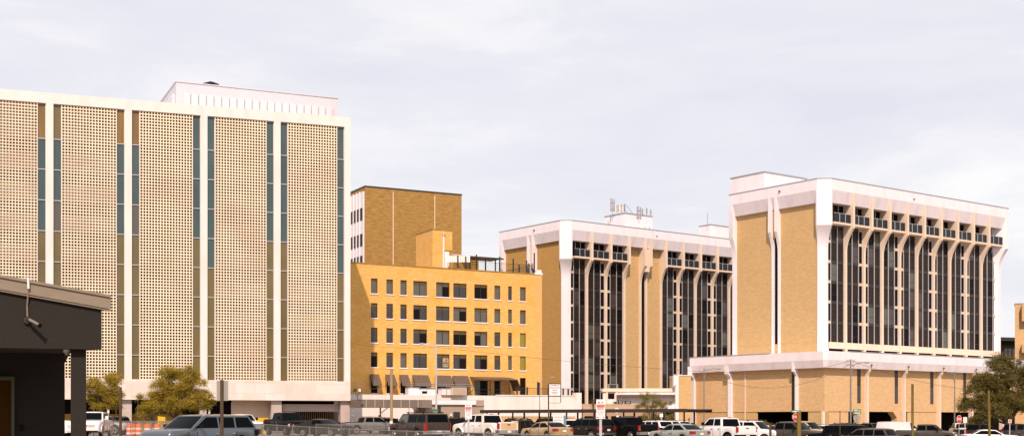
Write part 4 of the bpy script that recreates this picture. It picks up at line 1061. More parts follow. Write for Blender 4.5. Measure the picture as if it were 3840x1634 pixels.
    if kind == 'pickup': cuts = [None, lerp(RF, RR, .48), None]
    elif kind == 'van': cuts = [None, .75]
    elif kind in ('sedan',): cuts = [None, lerp(RF, RR, .45), None]
    elif kind == 'coupe': cuts = [None, lerp(RF, RR, .75)]
    else: cuts = [None, lerp(RF, RR, .28), lerp(RF, RR, .66), None]
    for sg in (-1, 1):
        for i in range(len(cuts) - 1):
            def xa(t): return xfront(t) if cuts[i] is None else cuts[i] - .05
            def xb(t): return xrear(t) if cuts[i + 1] is None else cuts[i + 1] + .05
            t0, t1 = .10, .90
            if xa(t0) - xb(t0) < .15: continue
            vv = [side(xa(t0), t0, sg, .012), side(xa(t1), t1, sg, .012), side(xb(t1), t1, sg, .012), side(xb(t0), t0, sg, .012)]
            m_ = M['carglass2'] if 'clearwin' in opts and i == 0 else G
            raw('side_window', vv, [(0, 1, 2, 3)], m_, T)
    # wheels
    for ax in s['ax']:
        for sg in (-1, 1):
            y0 = sg * (hw - .23); y1 = sg * (hw - .01)
            b = MB(); b.tube((ax, y0, rr), (ax, y1, rr), rr, rr * .97, 22); w_ = b.build('wheel', M['tyre'], T, sharp=40)
            b = MB(); b.tube((ax, y1 - sg * .02, rr), (ax, y1 + sg * .012, rr), rr * .66, rr * .62, 18)
            for q in range(5):
                t = q * 2 * math.pi / 5; b.box(ax - .01, ax + .01, 0, 0, rr, rr) if False else None
            b.build('rim', M['rim'] if 'blackrim' not in opts else M['plastic'], w_, sharp=30)
            b = MB(); b.tube((ax, y1 + sg * .008, rr), (ax, y1 + sg * .02, rr), rr * .2, n=10)
            for q in range(5):
                t = (q + .5) * 2 * math.pi / 5; b.tube((ax + math.cos(t) * rr * .42, y1 + sg * .013, rr + math.sin(t) * rr * .42), (ax + math.cos(t) * rr * .42, y1 + sg * .017, rr + math.sin(t) * rr * .42), rr * .12, n=6)
            b.build('hub', M['plastic'] if 'blackrim' not in opts else M['rim'], w_)
    b = MB(); b.box(-Lh + .3, Lh - .3, -hw * .74, hw * .74, gc + .02, belt - .15); b.build('underbody', M['plastic'], T)
    # bumpers, grille, lamps
    chrome = M['chrome'] if ('chrome' in opts) else (pm if 'bodybumper' in opts else M['plastic'])
    if kind in ('sedan', 'coupe'): chrome = pm
    zb = gc + .10; zh = (.24 if kind in ('pickup', 'bigsuv', 'jeep') else .16)
    for sg, nm_ in ((1, 'front_bumper'), (-1, 'rear_bumper')):
        b = MB(); w1 = hw * .93
        b.prism([(sg * (Lh - .28), -hw * 1.0), (sg * (Lh + .01), -w1 * .93), (sg * (Lh + .07), -w1 * .6), (sg * (Lh + .07), w1 * .6), (sg * (Lh + .01), w1 * .93), (sg * (Lh - .28), hw * 1.0)], 'z', zb + .05, zb + .05 + zh)
        b.build(nm_, chrome, T)
    nz = s['nose']; hz = min(nz - .06, s['hood'] - .1)
    xg = Lh - .012
    b = MB(); gw, g0, g1 = (hw * .58, gc + .42, nz - .07) if kind not in ('sedan', 'coupe') else (hw * .45, gc + .22, nz - .10)
    if kind == 'jeep': gw = hw * .5
    b.box(xg - .1, xg + .03, -gw, gw, g0, g1); gr = b.build('grille', M['plastic'], T)
    b = MB()
    if 'chrome' in opts or kind in ('bigsuv',) or 'grillebar' in opts:
        for z in (g0 + .02, (g0 + g1) / 2, g1 - .03): b.box(xg, xg + .045, -gw, gw, z - .015, z + .02)
        b.build('grille_bar', M['chrome'] if 'goldbadge' not in opts else pm, gr)
    if 'goldbadge' in opts: b = MB(); b.box(xg + .03, xg + .05, -.16, .16, (g0 + g1) / 2 - .045, (g0 + g1) / 2 + .045); b.box(xg + .03, xg + .055, -.07, .07, (g0 + g1) / 2 - .075, (g0 + g1) / 2 + .075); b.build('badge', M['amber'], gr)
    for sg in (-1, 1):
        y0, y1 = sg * gw * 1.04, sg * hw * .90
        b = MB(); lh0, lh1 = (g1 - .24, g1 - .0) if kind not in ('sedan', 'coupe') else (nz - .17, nz - .03)
        b.prism([(xg - .30, y1 * 1.06), (xg - .30, y0), (xg + .015, y0), (xg + .0, lerp(y0, y1, .7)), (xg - .10, y1 * 1.045)], 'z', lh0, lh1); b.build('headlight', M['lampclear'], T)
        # tail lamp
        zt0, zt1 = (belt - .42, belt - .02)
        if kind in ('sedan', 'coupe'): zt0, zt1 = belt - .22, belt - .03
        if kind == 'pickup': zt0, zt1 = s['bed'] - .46, s['bed'] - .06
        if kind == 'bigsuv': zt0, zt1 = belt - .55, belt + .0
        if kind == 'van': zt0, zt1 = .75, 1.35
        if kind == 'suv': zt0, zt1 = belt - .30, belt - .04
        b = MB(); ti = .60 if kind in ('sedan', 'coupe', 'suv') else .84 if kind == 'pickup' else .90
        b.prism([(-Lh + (.26 if kind != 'pickup' else .12), sg * hw * .985), (-Lh + .03, sg * hw * .955), (-Lh - .022, sg * hw * .86), (-Lh - .028, sg * hw * ti), (-Lh + .2, sg * hw * ti)], 'z', zt0, zt1)
        b.build('tail_light', M['lampred'] if 'notail' not in opts else M['plastic'], T)
        b = MB(); xm = WB - .38; zz = belt + .05; big = kind in ('pickup', 'bigsuv', 'van')
        b.box(xm - .06, xm + .06, sg * (hw + .04), sg * (hw + (.26 if big else .20)), zz, zz + (.26 if big else .14)); b.tube((xm, sg * hw * .93, zz + .02), (xm, sg * (hw + .08), zz + .05), .03, n=6)
        b.build('mirror', pm if 'bodymirror' in opts else M['plastic'], T)
        # door seams and handles
        b = MB(); seams = [x for x in (WB - .25, *[c_ for c_ in cuts if c_ is not None], (RB + .1 if kind == 'pickup' else None)) if x is not None]
        for x in seams:
            yb = sg * (hwx(x) + .001); b.box(x - .008, x + .008, yb - sg * .02, yb + sg * .004, gc + .12, ztop(x) - .12)
        b.build('door_seam', M['plastic'], T)
        b = MB()
        for x in seams[1:]:
            yb = sg * (hwx(x) + .0); b.box(x + .10, x + .28, yb - sg * .01, yb + sg * .03, belt - .22, belt - .18)
        b.build('door_handle', M['chrome'] if 'chrome' in opts else M['plastic'] if color[0] > .3 else M['chrome'], T)
        b = MB(); x0, x1 = s['ax'][1] + rr + .16, s['ax'][0] - rr - .16; yb = sg * hw
        b.box(x0, x1, yb - sg * .02, yb + sg * .025, gc + .02, gc + .12); b.build('side_sill', M['plastic'], T)
    b = MB(); pz = gc + .45 if kind != 'pickup' else gc + .20
    if kind == 'bigsuv': pz = gc + .22
    if kind in ('sedan', 'coupe'): pz = belt - .30
    pxx = -Lh - (.075 if kind in ('pickup', 'bigsuv') else .03); b.box(pxx - .012, pxx, -.16, .16, pz, pz + .15); b.build('license_plate', M['plate'], T)
    if kind == 'pickup':
        b = MB(); b.box(-Lh - .012, -Lh + .0, -hw * .70, hw * .70, s['bed'] - .52, s['bed'] - .03); tg = b.build('tailgate', pm if 'tantail' not in opts else M['tantail'], T)
        b = MB(); b.box(-Lh - .03, -Lh - .013, -.12, .12, s['bed'] - .20, s['bed'] - .13); b.build('handle', M['plastic'], tg)
        b = MB(); x0, x1 = -Lh + .10, RB - .12
        if bedcover: b.box(x0, x1, -hw * .8, hw * .8, s['bed'] + .0, s['bed'] + .07); b.build('bed_cover', M[bedcover], T)
        else:
            for sg in (-1, 1): b.box(x0, x1, sg * hw * .84, sg * hw * .94, s['bed'] - .01, s['bed'] + .035)
            b.box(x0, x1, -hw * .83, hw * .83, s['bed'] + .015, s['bed'] + .032); b.build('bed_liner', M['plastic'], T)
        b = MB(); b.box(RR - .05, RR - .02 + .03, -.14, .14, H_ - .06, H_ - .005); b.build('third_brake_light', M['lampred'], T)
    if kind in ('bigsuv', 'suv') and 'norack' not in opts:
        for sg in (-1, 1):
            b = MB(); b.tube((RF - .3, sg * wR * .88, H_ + .04), (RR + .3, sg * wR * .88, H_ + .04), .02, n=6)
            for q in (.1, .9): xx = lerp(RF - .3, RR + .3, q); b.box(xx - .05, xx + .05, sg * wR * .88 - .02, sg * wR * .88 + .02, H_ - .06, H_ + .04)
            b.build('roof_rail', M['plastic'], T)
    if 'bars' in opts:
        for x in (.2, -1.2): b = MB(); b.box(x - .04, x + .04, -wR * .95, wR * .95, H_ + .06, H_ + .09); b.build('roof_bar', M['plastic'], T)
    if kind in ('pickup', 'jeep') or 'flares' in opts:
        for ax in s['ax']:
            for sg in (-1, 1):
                b = MB(); n_ = 10
                for q in range(n_):
                    t0, t1 = math.pi * q / n_, math.pi * (q + 1) / n_; r0, r1 = rr + .09, rr + .17
                    y0, y1 = sg * (hw - .06), sg * (hw + .035)
                    P_ = lambda t, r_, y: (ax + math.cos(t) * r_, y, rr * .98 + math.sin(t) * r_)
                    b.add([P_(t0, r0, y0), P_(t1, r0, y0), P_(t1, r0, y1), P_(t0, r0, y1), P_(t0, r1, y0), P_(t1, r1, y0), P_(t1, r1, y1), P_(t0, r1, y1)], [(0,1,2,3),(7,6,5,4),(3,2,6,7),(0,4,5,1)])
                b.build('wheel_arch', pm if 'blackrim' not in opts else M['plastic'], T)
    return T
M['tantail'] = mat('tan_mud_tailgate', (.62, .42, .22), .5, var=.1, scale=2)
WHITE = (.78, .76, .76); BLACK = (.006, .0055, .005)
mud = lambda c_, amt: (c_, .9, (1, 1, 2.2), amt)
V = vehicle
LOT = 'vehicles parked in the lots'
V('pickup', 'white pickup facing the street with a gold badge on its grille, beside the black column', 'pickup truck', 352, 100, 173, WHITE, opts=('goldbadge', 'grillebar', 'bodybumper', 'bodymirror'))
V('pickup', 'white pickup glimpsed through the gap left of the black column', 'pickup truck', 140, 92, 96, WHITE, opts=('bodybumper',), group=LOT)
V('pickup', 'pale silver small pickup in profile behind the dark post and orange barrels', 'pickup truck', 376, 112, 97, (.42, .42, .43), H=1.66, metal=.2, L=5.1, opts=('bodybumper',))
V('suv', 'dark vehicle parked in the shade of the left tree', 'car', 432, 150, 185, (.05, .045, .03), H=1.7)
V('suv', 'grey blue SUV seen from its front corner, the nearest vehicle, beside the rusty sign post', 'SUV', 752, 55, 214, (.085, .108, .128), H=1.73, metal=.3, opts=('norack', 'notail'), L=5.0)
V('pickup', 'white pickup with a chrome grille half hidden behind the black lifted pickup', 'pickup truck', 900, 122, 140, WHITE, opts=('chrome', 'grillebar'), H=1.86)
V('pickup', 'black lifted pickup with wide wheel arches facing right before the marble block', 'pickup truck', 1074, 113, 147, BLACK, H=2.0, opts=('blackrim', 'flares'), rough=.2)
V('coupe', 'charcoal coupe parked right behind the black lifted pickup', 'car', 1214, 104, 122, (.03, .028, .026), metal=.3)
V('pickup', 'silver grey pickup with dark windows in front of the shaded white wall', 'pickup truck', 1388, 124, 62, (.20, .19, .175), H=1.72, metal=.4)
V('suv', 'low black car between the silver grey pickup and the brown SUV', 'car', 1448, 132, 40, BLACK, H=1.62)
V('bigsuv', 'long dark brown SUV with red tail lights at the foot of the wooden pole', 'SUV', 1570, 89, -32, (.062, .045, .036), H=1.9, metal=.3, opts=('clearwin', 'chrome'), L=5.6)
V('suv', 'black SUV peeping out between the brown SUV and the mud stained pickup', 'SUV', 1712, 126, -35, BLACK, H=1.68)
V('pickup', 'white pickup with tan mud along its lower side and tailgate', 'pickup truck', 1818, 97, -38, WHITE, opts=('chrome', 'tantail'), dirt=((.58, .42, .24), .45, (1, 1, 1.2), .95))
V('suv', 'black SUV under the carport behind the dark skip', 'SUV', 1956, 132, 150, BLACK, H=1.72)
V('suv', 'black SUV with roof bars under the carport behind the gold sedan', 'SUV', 2050, 131, -20, BLACK, H=1.78, opts=('bars',))
V('sedan', 'gold sedan seen from behind between the skip and the parking sign cabinet', 'car', 2050, 99, -32, (.50, .35, .17), H=1.44, metal=.35, opts=('chrome',))
V('suv', 'small white SUV just right of the blue and white parking sign', 'SUV', 2136, 128, -30, WHITE, H=1.62)
V('suv', 'white SUV whose roof shows above the black SUV left of the right towing sign', 'SUV', 2172, 122, 30, WHITE, H=1.70)
V('suv', 'black SUV with one red tail light left of the right towing sign', 'SUV', 2205, 105, -38, (.022, .018, .015), H=1.74, opts=('chrome',))
V('pickup', 'black crew cab pickup with chrome rear bumper right of the right towing sign', 'pickup truck', 2352, 104, -31, BLACK, H=1.94, opts=('chrome',))
V('suv', 'white SUV with a dark rear window between the black pickup and the silver sedan', 'SUV', 2440, 122, -35, WHITE, H=1.72)
V('suv', 'white van like SUV behind the silver sedan under the carport end', 'SUV', 2512, 134, -40, WHITE, H=1.80)
V('suv', 'dark SUV mostly hidden between the carport post and the lifted white pickup', 'SUV', 2572, 136, 60, BLACK, H=1.68)
V('sedan', 'silver green sedan with round red tail lights left of the lifted white pickup', 'car', 2546, 93, -34, (.34, .36, .31), H=1.47, metal=.35)
V('pickup', 'lifted white pickup with a broad chrome bumper below the podium', 'pickup truck', 2712, 101, -29, WHITE, H=2.06, opts=('blackrim', 'flares'))
V('bigsuv', 'large white SUV facing right with amber lamps beside the short dark post', 'SUV', 2812, 108, 128, WHITE, H=1.95, opts=('chrome', 'bodymirror', 'grillebar'))
V('suv', 'silver grey SUV seen square from behind left of the yellow post', 'SUV', 2912, 122, -14, (.26, .25, .25), H=1.70, metal=.4)
V('pickup', 'dark pickup with a black bull bar behind the yellow post', 'pickup truck', 2962, 106, 132, (.06, .052, .045), H=1.98, opts=('grillebar',), bedcover='plastic')
V('pickup', 'tan pickup with a slatted chrome grille right of the yellow post', 'pickup truck', 3010, 116, 133, (.50, .37, .21), H=2.08, opts=('chrome', 'grillebar'), metal=.15)
V('suv', 'white SUV with dark rear pillar behind the tan pickup nose', 'SUV', 3066, 138, -62, WHITE, H=1.82)
V('jeep', 'black boxy SUV directly behind the thin dark post', 'SUV', 3140, 99, -46, BLACK, H=1.80, opts=('blackrim', 'norack'))
V('suv', 'dark blue SUV under the octagonal sign back', 'SUV', 3192, 130, 140, (.016, .02, .026), H=1.98)
V('suv', 'brown hatchback SUV with red tail lights left of the white van', 'SUV', 3250, 96, -48, (.105, .082, .066), H=1.58, metal=.4, opts=('norack',), L=4.3)
V('suv', 'small dark vehicle in the podium opening left of the white van', 'car', 3276, 190, 160, (.05, .05, .05), H=1.9)
V('van', 'white panel van behind the tall yellow post', 'van', 3372, 143, 56, WHITE, H=2.16, opts=('blackrim',))
V('pickup', 'charcoal pickup in profile right of the white van', 'pickup truck', 3476, 126, 112, (.085, .075, .065), H=1.92, metal=.3)
V('pickup', 'white pickup tail with one red lamp below the right stop sign', 'pickup truck', 3603, 165, 8, (.62, .58, .55), H=1.98)
V('pickup', 'black pickup with a red brake lamp on its roof behind the white sedan', 'pickup truck', 3672, 138, 62, (.025, .022, .02), H=1.93, opts=('chrome',))
V('sedan', 'white sedan with a sloping roof, lowest at the right of the photo', 'car', 3712, 118, 96, WHITE, H=1.47, L=4.9, opts=('bodymirror',))
V('pickup', 'dark blue pickup with mud along its side at the right edge', 'pickup truck', 3812, 132, 66, (.022, .026, .034), H=1.95, opts=('chrome',), dirt=((.25, .19, .12), .5, (1, 1, 1.3), .6))
V('suv', 'dark vehicle in the shade behind the blue pickup at the right edge', 'car', 3835, 160, 90, (.02, .02, .02), H=1.7)

# ------------------------------------------------------------------ street furniture
def gat(px, D): v = at(px, D); v.z = gz(v.x, v.y); return v
def pole(name, label, cat, px, D, ytop, r, m, group=None, lean=0.0, square=False, r1=None):
    v = gat(px, D); T = thing(name, label, cat, v, 0, group); h = zof(ytop, D) - v.z
    b = MB()
    if square: b.add([(-r, -r, 0), (r, -r, 0), (r, r, 0), (-r, r, 0), (-r + lean, -r, h), (r + lean, -r, h), (r + lean, r, h), (-r + lean, r, h)], [(0,3,2,1),(4,5,6,7),(0,1,5,4),(1,2,6,5),(2,3,7,6),(3,0,4,7)])
    else: b.tube((0, 0, 0), (lean, 0, h), r, r1 or r, 10)
    b.build('pole', M[m], T, sharp=None if square else 40); return T, h
def lamp(label, px, D, ytop, armx, armz, rise, r=.09, cross=False, m='steel'):
    T, h = pole('street_lamp', label, 'street lamp', px, D, ytop, r, m, 'street lamps along the road', r1=r * .6)
    z0 = armz
    pts = [(0, 0, h - z0)] + [(armx * t, 0, h - z0 + rise * math.sin(t * math.pi / 2)) for t in (.25, .5, .75, 1)]
    b = MB(); b.path(pts, r * .35, 6)
    if z0 > .1: b.path([(0, 0, h - z0 - 1.0), (armx * .3, 0, h - z0 + rise * .4)], r * .3, 6)
    b.build('arm', M[m], T)
    s_ = 1 if armx > 0 else -1; e_ = pts[-1]
    b = MB(); n = 8; prof = [(0, .05), (.25, .13), (.6, .16), (.85, .12), (1.0, .03)]
    rings = []
    for (t, rr_) in prof: rings.append([(e_[0] + s_ * t * .85, math.cos(q * 2 * math.pi / n) * rr_, e_[2] + math.sin(q * 2 * math.pi / n) * rr_ * .55) for q in range(n)])
    vs = [p for r_ in rings for p in r_]
    b.add(vs, [(i*n+j, i*n+(j+1) % n, (i+1)*n+(j+1) % n, (i+1)*n+j) for i in range(4) for j in range(n)] + [tuple(range(n)), tuple(range(len(vs)-n, len(vs)))])
    b.build('lamp_head', M['signgrey'] if m != 'white' else M['signwhite'], T, sharp=50)
    if cross:
        b = MB()
        for zz in (.25, .75): b.box(-.5, .5, -.05, .05, h - zz, h - zz + .08)
        b.build('crossarm', M['wood'], T)
        b = MB()
        for zz in (.25, .75):
            for xx in (-.45, -.2, .2, .45): b.tube((xx, 0, h - zz + .08), (xx, 0, h - zz + .24), .05, .03, 6)
        b.build('insulator', M['signgrey'], T)
    return T, h
LA = lamp('tall white street lamp with its arm to the left in front of the yellow block', 1636, 150, 1292, -1.2, .3, .45, r=.13, m='silver')
LB = lamp('street lamp head over the right corner of the yellow block', 2024, 176, 1432, 1.3, .0, .65, r=.07)
LC = lamp('slim street lamp with an arm to the right at the left of the podium', 2640, 150, 1380, 1.2, .3, .28, r=.09)
LD = lamp('utility pole with crossarms and a cobra lamp in front of the podium corner', 3190, 152, 1345, 1.4, .9, .5, r=.12, cross=True)
LE = lamp('street lamp with its arm to the left near the right stop sign', 3580, 150, 1392, -1.25, .35, .35, r=.09)
pole('wooden_pole', 'plain wooden pole standing behind the brown SUV', 'pole', 1468, 118, 1383, .13, 'wood')
pole('yellow_post', 'tall square yellow post left of the middle one, in front of the left stop sign', 'post', 2996, 42, 1541, .055, 'yellowpost', 'tall yellow posts', square=True)
pole('yellow_post', 'tallest yellow post, in front of the white van', 'post', 3422, 42, 1438, .032, 'yellowpost', 'tall yellow posts', square=True)
pole('yellow_post', 'leaning yellow post at the right under the big tree', 'post', 3713, 42, 1462, .032, 'yellowpost', 'tall yellow posts', square=True, lean=-.05)
pole('thin_post', 'thin dark post against the podium garage door', 'post', 3150, 50, 1538, .016, 'rust')
pole('short_post', 'short dark brown post before the large white SUV', 'post', 2889, 44, 1590, .036, 'rust', square=True)
pole('dark_post', 'dark brown metal post right of the left tree', 'post', 452, 45, 1450, .038, 'rust', square=True)
# two pipes with sign backs
T, h = pole('sign_post', 'rusty post with the blank back of a sign, before the grey blue SUV', 'sign', 832, 38, 1423, .042, 'rust', square=True)
b = MB(); zt_ = zof(1426, 38) - gz(at(832, 38).x, 38); zb_ = zof(1501, 38) - gz(at(832, 38).x, 38)
b.box(-.165, .175, .045, .055, zb_, zt_); b.build('sign_back', M['signgrey'], T)

def sign(name, label, px, D, y0, y1, x0, x1, postpx=None, tilt=0.0, postr=.035, m='signwhite', postm='silver', group=None, rz=0):
    v = gat(postpx or (x0 + x1) / 2, D); T = thing(name, label, 'sign', v, R(rz), group)
    zt = zof(y0, D) - v.z; zb = zof(y1, D) - v.z; xa = (x0 - (postpx or (x0 + x1) / 2)) / FPX * D; xb = (x1 - (postpx or (x0 + x1) / 2)) / FPX * D
    b = MB(); b.box(-postr, postr, .0, 2 * postr, 0, zt - .03); b.build('pole', M[postm], T)
    b = MB(); b.box(xa, xb, -.03, -.005, zb, zt); pl = b.build('panel', M[m], T)
    return T, pl, xa, xb, zb, zt
for (px, y0, y1, x0, x1, lab) in ((1759, 1508, 1570, 1744, 1769.5, 'red and white towing warning sign before the mud stained white pickup'), (2252, 1496, 1568, 2236, 2269, 'red and white towing warning sign between the black SUV and the black pickup')):
    T, pl, xa, xb, zb, zt = sign('towing_sign', lab, px, 62 if px < 2000 else 48, y0, y1, x0, x1, group='towing warning signs', postr=.045)
    xc = (xa + xb) / 2; W_ = xb - xa; H_ = zt - zb
    yb = -.034
    def bx(x0_, x1_, z0_, z1_, nm, m_): b = MB(); b.box(xc + W_ * (x0_ - .5), xc + W_ * (x1_ - .5), -.040, -.0301, zb + H_ * z0_, zb + H_ * z1_); return b.build(nm, M[m_], pl)
    bx(.06, .94, .60, .735, 'red_banner', 'signred')
    text('banner_writing', 'TOW-AWAY ZONE', H_ * .085, M['signwhite'], pl, (xc, -.043, zb + H_ * .667), w=W_ * .8)
    text('writing', 'RESERVED TENANT', H_ * .07, M['txtdk'], pl, (xc, -.034, zb + H_ * .545), w=W_ * .8)
    text('writing', 'PARKING ONLY', H_ * .07, M['txtdk'], pl, (xc, -.034, zb + H_ * .475), w=W_ * .7)
    lines('writing', pl, M['txtdk'], xc, -.0302, zb + H_ * .395, W_ * .84, H_ * .03, (5, 2, 6, 4))
    lines('writing', pl, M['txtred'], xc, -.0302, zb + H_ * .32, W_ * .84, H_ * .03, (7, 6, 5))
    lines('writing', pl, M['txtred'], xc, -.0302, zb + H_ * .26, W_ * .5, H_ * .03, (4, 5))
    lines('writing', pl, M['txtred'], xc, -.0302, zb + H_ * .20, W_ * .6, H_ * .03, (6, 4))
    b = MB(); 
    for (q0, q1) in ((.08, .26), (.74, .92)): b.box(xc + W_ * (q0 - .5), xc + W_ * (q1 - .5), -.040, -.0301, zb + H_ * .06, zb + H_ * .10)
    b.build('red_corner_mark', M['signred'], pl)
    # towing pictogram: truck and car in dark red
    b = MB()
    for pts in ([(-.30, .80), (-.14, .80), (-.06, .86), (-.17, .85), (-.19, .88), (-.28, .88)], [(.06, .85), (.16, .88), (.28, .83), (.27, .80), (.17, .82), (.09, .82)]):
        b.prism([(xc + W_ * p[0], zb + H_ * p[1]) for p in pts], 'y', -.040, -.0301)
    b.build('tow_pictogram', M['signred'], pl)
# parking information board on a tall pole
T, pl, xa, xb, zb, zt = sign('parking_sign', 'white parking information board on a tall dark pole before the white building', 2057, 96, 1438, 1482, 2060, 2101, postpx=2057, postr=.05, postm='rust')
xc = (xa + xb) / 2; H_ = zt - zb; W_ = xb - xa
for i, t in enumerate(('CTS MANAGEMENT GROUP', 'SUPER BLOCK PARKING LLC', 'PARKING', 'INFORMATION')):
    text('writing', t, H_ * .17, M['txtdk'], pl, (xc, -.034, zb + H_ * (.88 - .21 * i)), w=W_ * (.88, .92, .42, .6)[i], bold=.002)
lines('writing', pl, M['txtdk'], xc, -.0302, zb + H_ * .09, W_ * .45, H_ * .05, (3, 3, 4))
b = MB(); b.box(xa - .06, xb + .06, -.05, 0.0, zt, zt + .05); b.box(xb, xb + .05, -.05, .0, zb - .52, zt); b.box(xa, xb + .05, -.05, .0, zb - .05, zb - .003); b.box(xa, xb, -.04, .0, zb - .55, zb - .52); b.build('frame', M['rust'], T)
T, pl, xa, xb, zb, zt = sign('parking_sign', 'low white and blue parking sign cabinet behind the gold sedan', 2090, 112, 1556, 1600, 2074, 2113, postr=.05, postm='steel')
xc = (xa + xb) / 2; H_ = zt - zb; W_ = xb - xa
for i, t in enumerate(('CTS MANAGEMENT GROUP', 'SUPER BLOCK PARKING LLC', 'PARKING')):
    text('writing', t, H_ * .18, M['txtdk'], pl, (xc, -.034, zb + H_ * (.84 - .24 * i)), w=W_ * (.86, .9, .4)[i])
b = MB(); b.add([(xb, -.03, zb), (xb + .25, .2, zb), (xb + .25, .2, zt), (xb, -.03, zt)], [(0, 1, 2, 3)]); b.box(xa, xb, .0, .3, zb, zt - .003); b.build('blue_side', mat('sign_blue', (.16, .28, .38), .5), T)
def octagon(r, n=8): return [(r * math.cos(math.pi / 8 + i * math.pi / 4), r * math.sin(math.pi / 8 + i * math.pi / 4)) for i in range(n)]
def stop(label, px, D, yc, rpx, back=False, narrow=1.0, street=None):
    v = gat(px, D); T = thing('stop_sign', label, 'stop sign', v, 0); zc = zof(yc, D) - v.z; r = rpx / FPX * D * 1.08
    b = MB(); b.tube((0, .04, 0), (0, .04, zc + r * (1.9 if street else .9)), .035, n=8); b.build('pole', M['signgrey'], T)
    if back:
        b = MB(); b.prism([(x * narrow, z + zc) for x, z in octagon(r)], 'y', .08, .10); b.build('sign_back', M['signgrey'], T)
    else:
        b = MB(); b.prism([(x * narrow, z + zc) for x, z in octagon(r)], 'y', -.02, .0); b.build('white_border', M['signwhite'], T)
        b = MB(); b.prism([(x * narrow, z + zc) for x, z in octagon(r * .93)], 'y', -.03, -.0201); f = b.build('red_face', M['signred'], T)
        text('stop_writing', 'STOP', r * .75, M['signwhite'], f, (0, -.035, zc), w=r * 1.5 * narrow, bold=r * .02)
    if street:
        for i, t in enumerate(street):
            z = zc + r * 1.0 + .14 + .27 * (len(street) - 1 - i)
            b = MB(); b.box(-.42, .42, .0, .02, z - .11, z + .11); p = b.build('street_name_plate', M['signgreen'], T)
            lines('street_name', p, M['signwhite'], 0, -.0005, z, .66, .13, t)
    return T
stop('red stop sign partly hidden by the left yellow post', 2985, 118, 1562, 14, street=((5,),))
stop('red stop sign right of the slim leaning street lamp', 3597, 118, 1570, 14.5, narrow=.66)
stop('bare grey back of a stop sign under green street name plates', 3214, 132, 1566, 13, back=True, street=((5, 2), (6,)))
T, pl, xa, xb, zb, zt = sign('notice_sign', 'grey white rectangular notice beside the right stop sign', 3619, 121, 1562, 1584, 3612, 3626)
for i, t in enumerate(((2, 2), (3,), (2, 3))): lines('writing', pl, M['txtdk'], (xa + xb) / 2, -.0302, lerp(zt, zb, (i + .5) / 3), .26 if i != 1 else .16, .08, t)
T, pl, xa, xb, zb, zt = sign('no_entry_sign', 'small white and red do not enter sign by the big tree trunk', 3787, 128, 1571, 1584, 3781, 3793)
b = MB(); b.tube(((xa + xb) / 2, -.045, (zb + zt) / 2), ((xa + xb) / 2, -.031, (zb + zt) / 2), (xb - xa) * .42, n=18); d_ = b.build('red_disc', M['signred'], pl)
b = MB(); b.box((xa + xb) / 2 - .1, (xa + xb) / 2 + .1, -.05, -.0455, (zb + zt) / 2 - .02, (zb + zt) / 2 + .02); b.build('white_bar', M['signwhite'], d_)
for (px, D, y0, y1, x0, x1, lab) in ((405, 138, 1529, 1547, 402, 410, 'small pale parking sign in the shade of the left tree'), (785, 130, 1530, 1550, 781.5, 788, 'narrow white sign on a post right of the second tree'),
                           (1462, 112, 1577, 1586, 1462, 1472, 'small white notice low on the wooden pole'), (2316, 122, 1556, 1567, 2312, 2320, 'small white notice on a carport post behind the black pickup'),
                           (2484, 122, 1550, 1562, 2474, 2486, 'small white notice hanging at the right end of the carport'), (2583, 128, 1566, 1576, 2579, 2588, 'little pale box sign at the foot of the podium fin')):
    sign('small_sign', lab, px, D, y0, y1, x0, x1, group='small white notices')
def green_flag(px, D, y, lab):
    v = gat(px, D); T = thing('street_name_sign', lab, 'sign', v, 0); z = zof(y, D) - v.z
    b = MB(); b.tube((0, 0, 0), (0, 0, z), .03, n=8); b.build('pole', M['steel'], T); b = MB(); b.box(-.35, .35, -.05, -.03, z - .1, z + .12); b.build('plate', M['signgreen'], T)
green_flag(1633, 140, 1537, 'small green street sign at the foot of the tall white lamp')
v = gat(1325, 110)
T, h = pole('signal_post', 'slim pale post with a small bracket left of the silver grey pickup', 'post', 1324, 108, 1540, .03, 'steel')
b = MB(); b.box(-.12, .12, -.03, .03, h - .35, h - .28); b.box(-.12, .12, -.03, .03, h - .02, h + .03); b.build('bracket', M['signgrey'], T)
v = gat(2537, 120)

# dumpster with loose wood
v = gat(1950, 112); T = thing('skip', 'black metal skip with a pale label between the muddy pickup and the gold sedan', 'dumpster', v, R(3))
b = MB(); hh = zof(1573, 112) - v.z; b.prism([(-.95, 0), (.85, 0), (1.0, hh), (-1.0, hh)], 'y', 0, 1.8); b.build('bin', M['plastic'], T)
b = MB()
for q in range(5): b.box(-.9 + q * .44, -.86 + q * .44, -.06, -.003, .15, hh - .1)
b.box(-1.03, 1.03, -.08, .0, hh - .1, hh + .02); b.build('rib', M['dkmetal'], T)
b = MB(); b.box(-.75, -.15, -.09, -.065, hh - .45, hh - .1); lb = b.build('label_plate', M['cream'], T); lines('label_writing', lb, M['rust'], -.42, -.0902, hh - .25, .42, .07, (4, 5)); lines('label_writing', lb, M['orange'], -.42, -.0902, hh - .34, .36, .03, (5, 4))
T2 = thing('timber_boards', 'loose pale boards sticking up out of the black skip', 'timber', (v.x, v.y + .8, v.z + hh - .2))
for (p, q) in (((-.9, 0, 0), (.2, .1, .42)), ((-.2, .2, .1), (.6, .2, .28)), ((-.5, -.3, .1), (-.1, .2, .5))):
    p, q = Vector(p), Vector(q); d = q - p; n_ = Vector((0, 0, 1)) * .05; b = MB(); y = Vector((0, .12, 0))
    b.add([p - n_, q - n_, q + n_, p + n_, p - n_ + y, q - n_ + y, q + n_ + y, p + n_ + y], [(0,1,2,3),(7,6,5,4),(0,4,5,1),(1,5,6,2),(2,6,7,3),(3,7,4,0)]); b.build('board', M['wood'], T2)

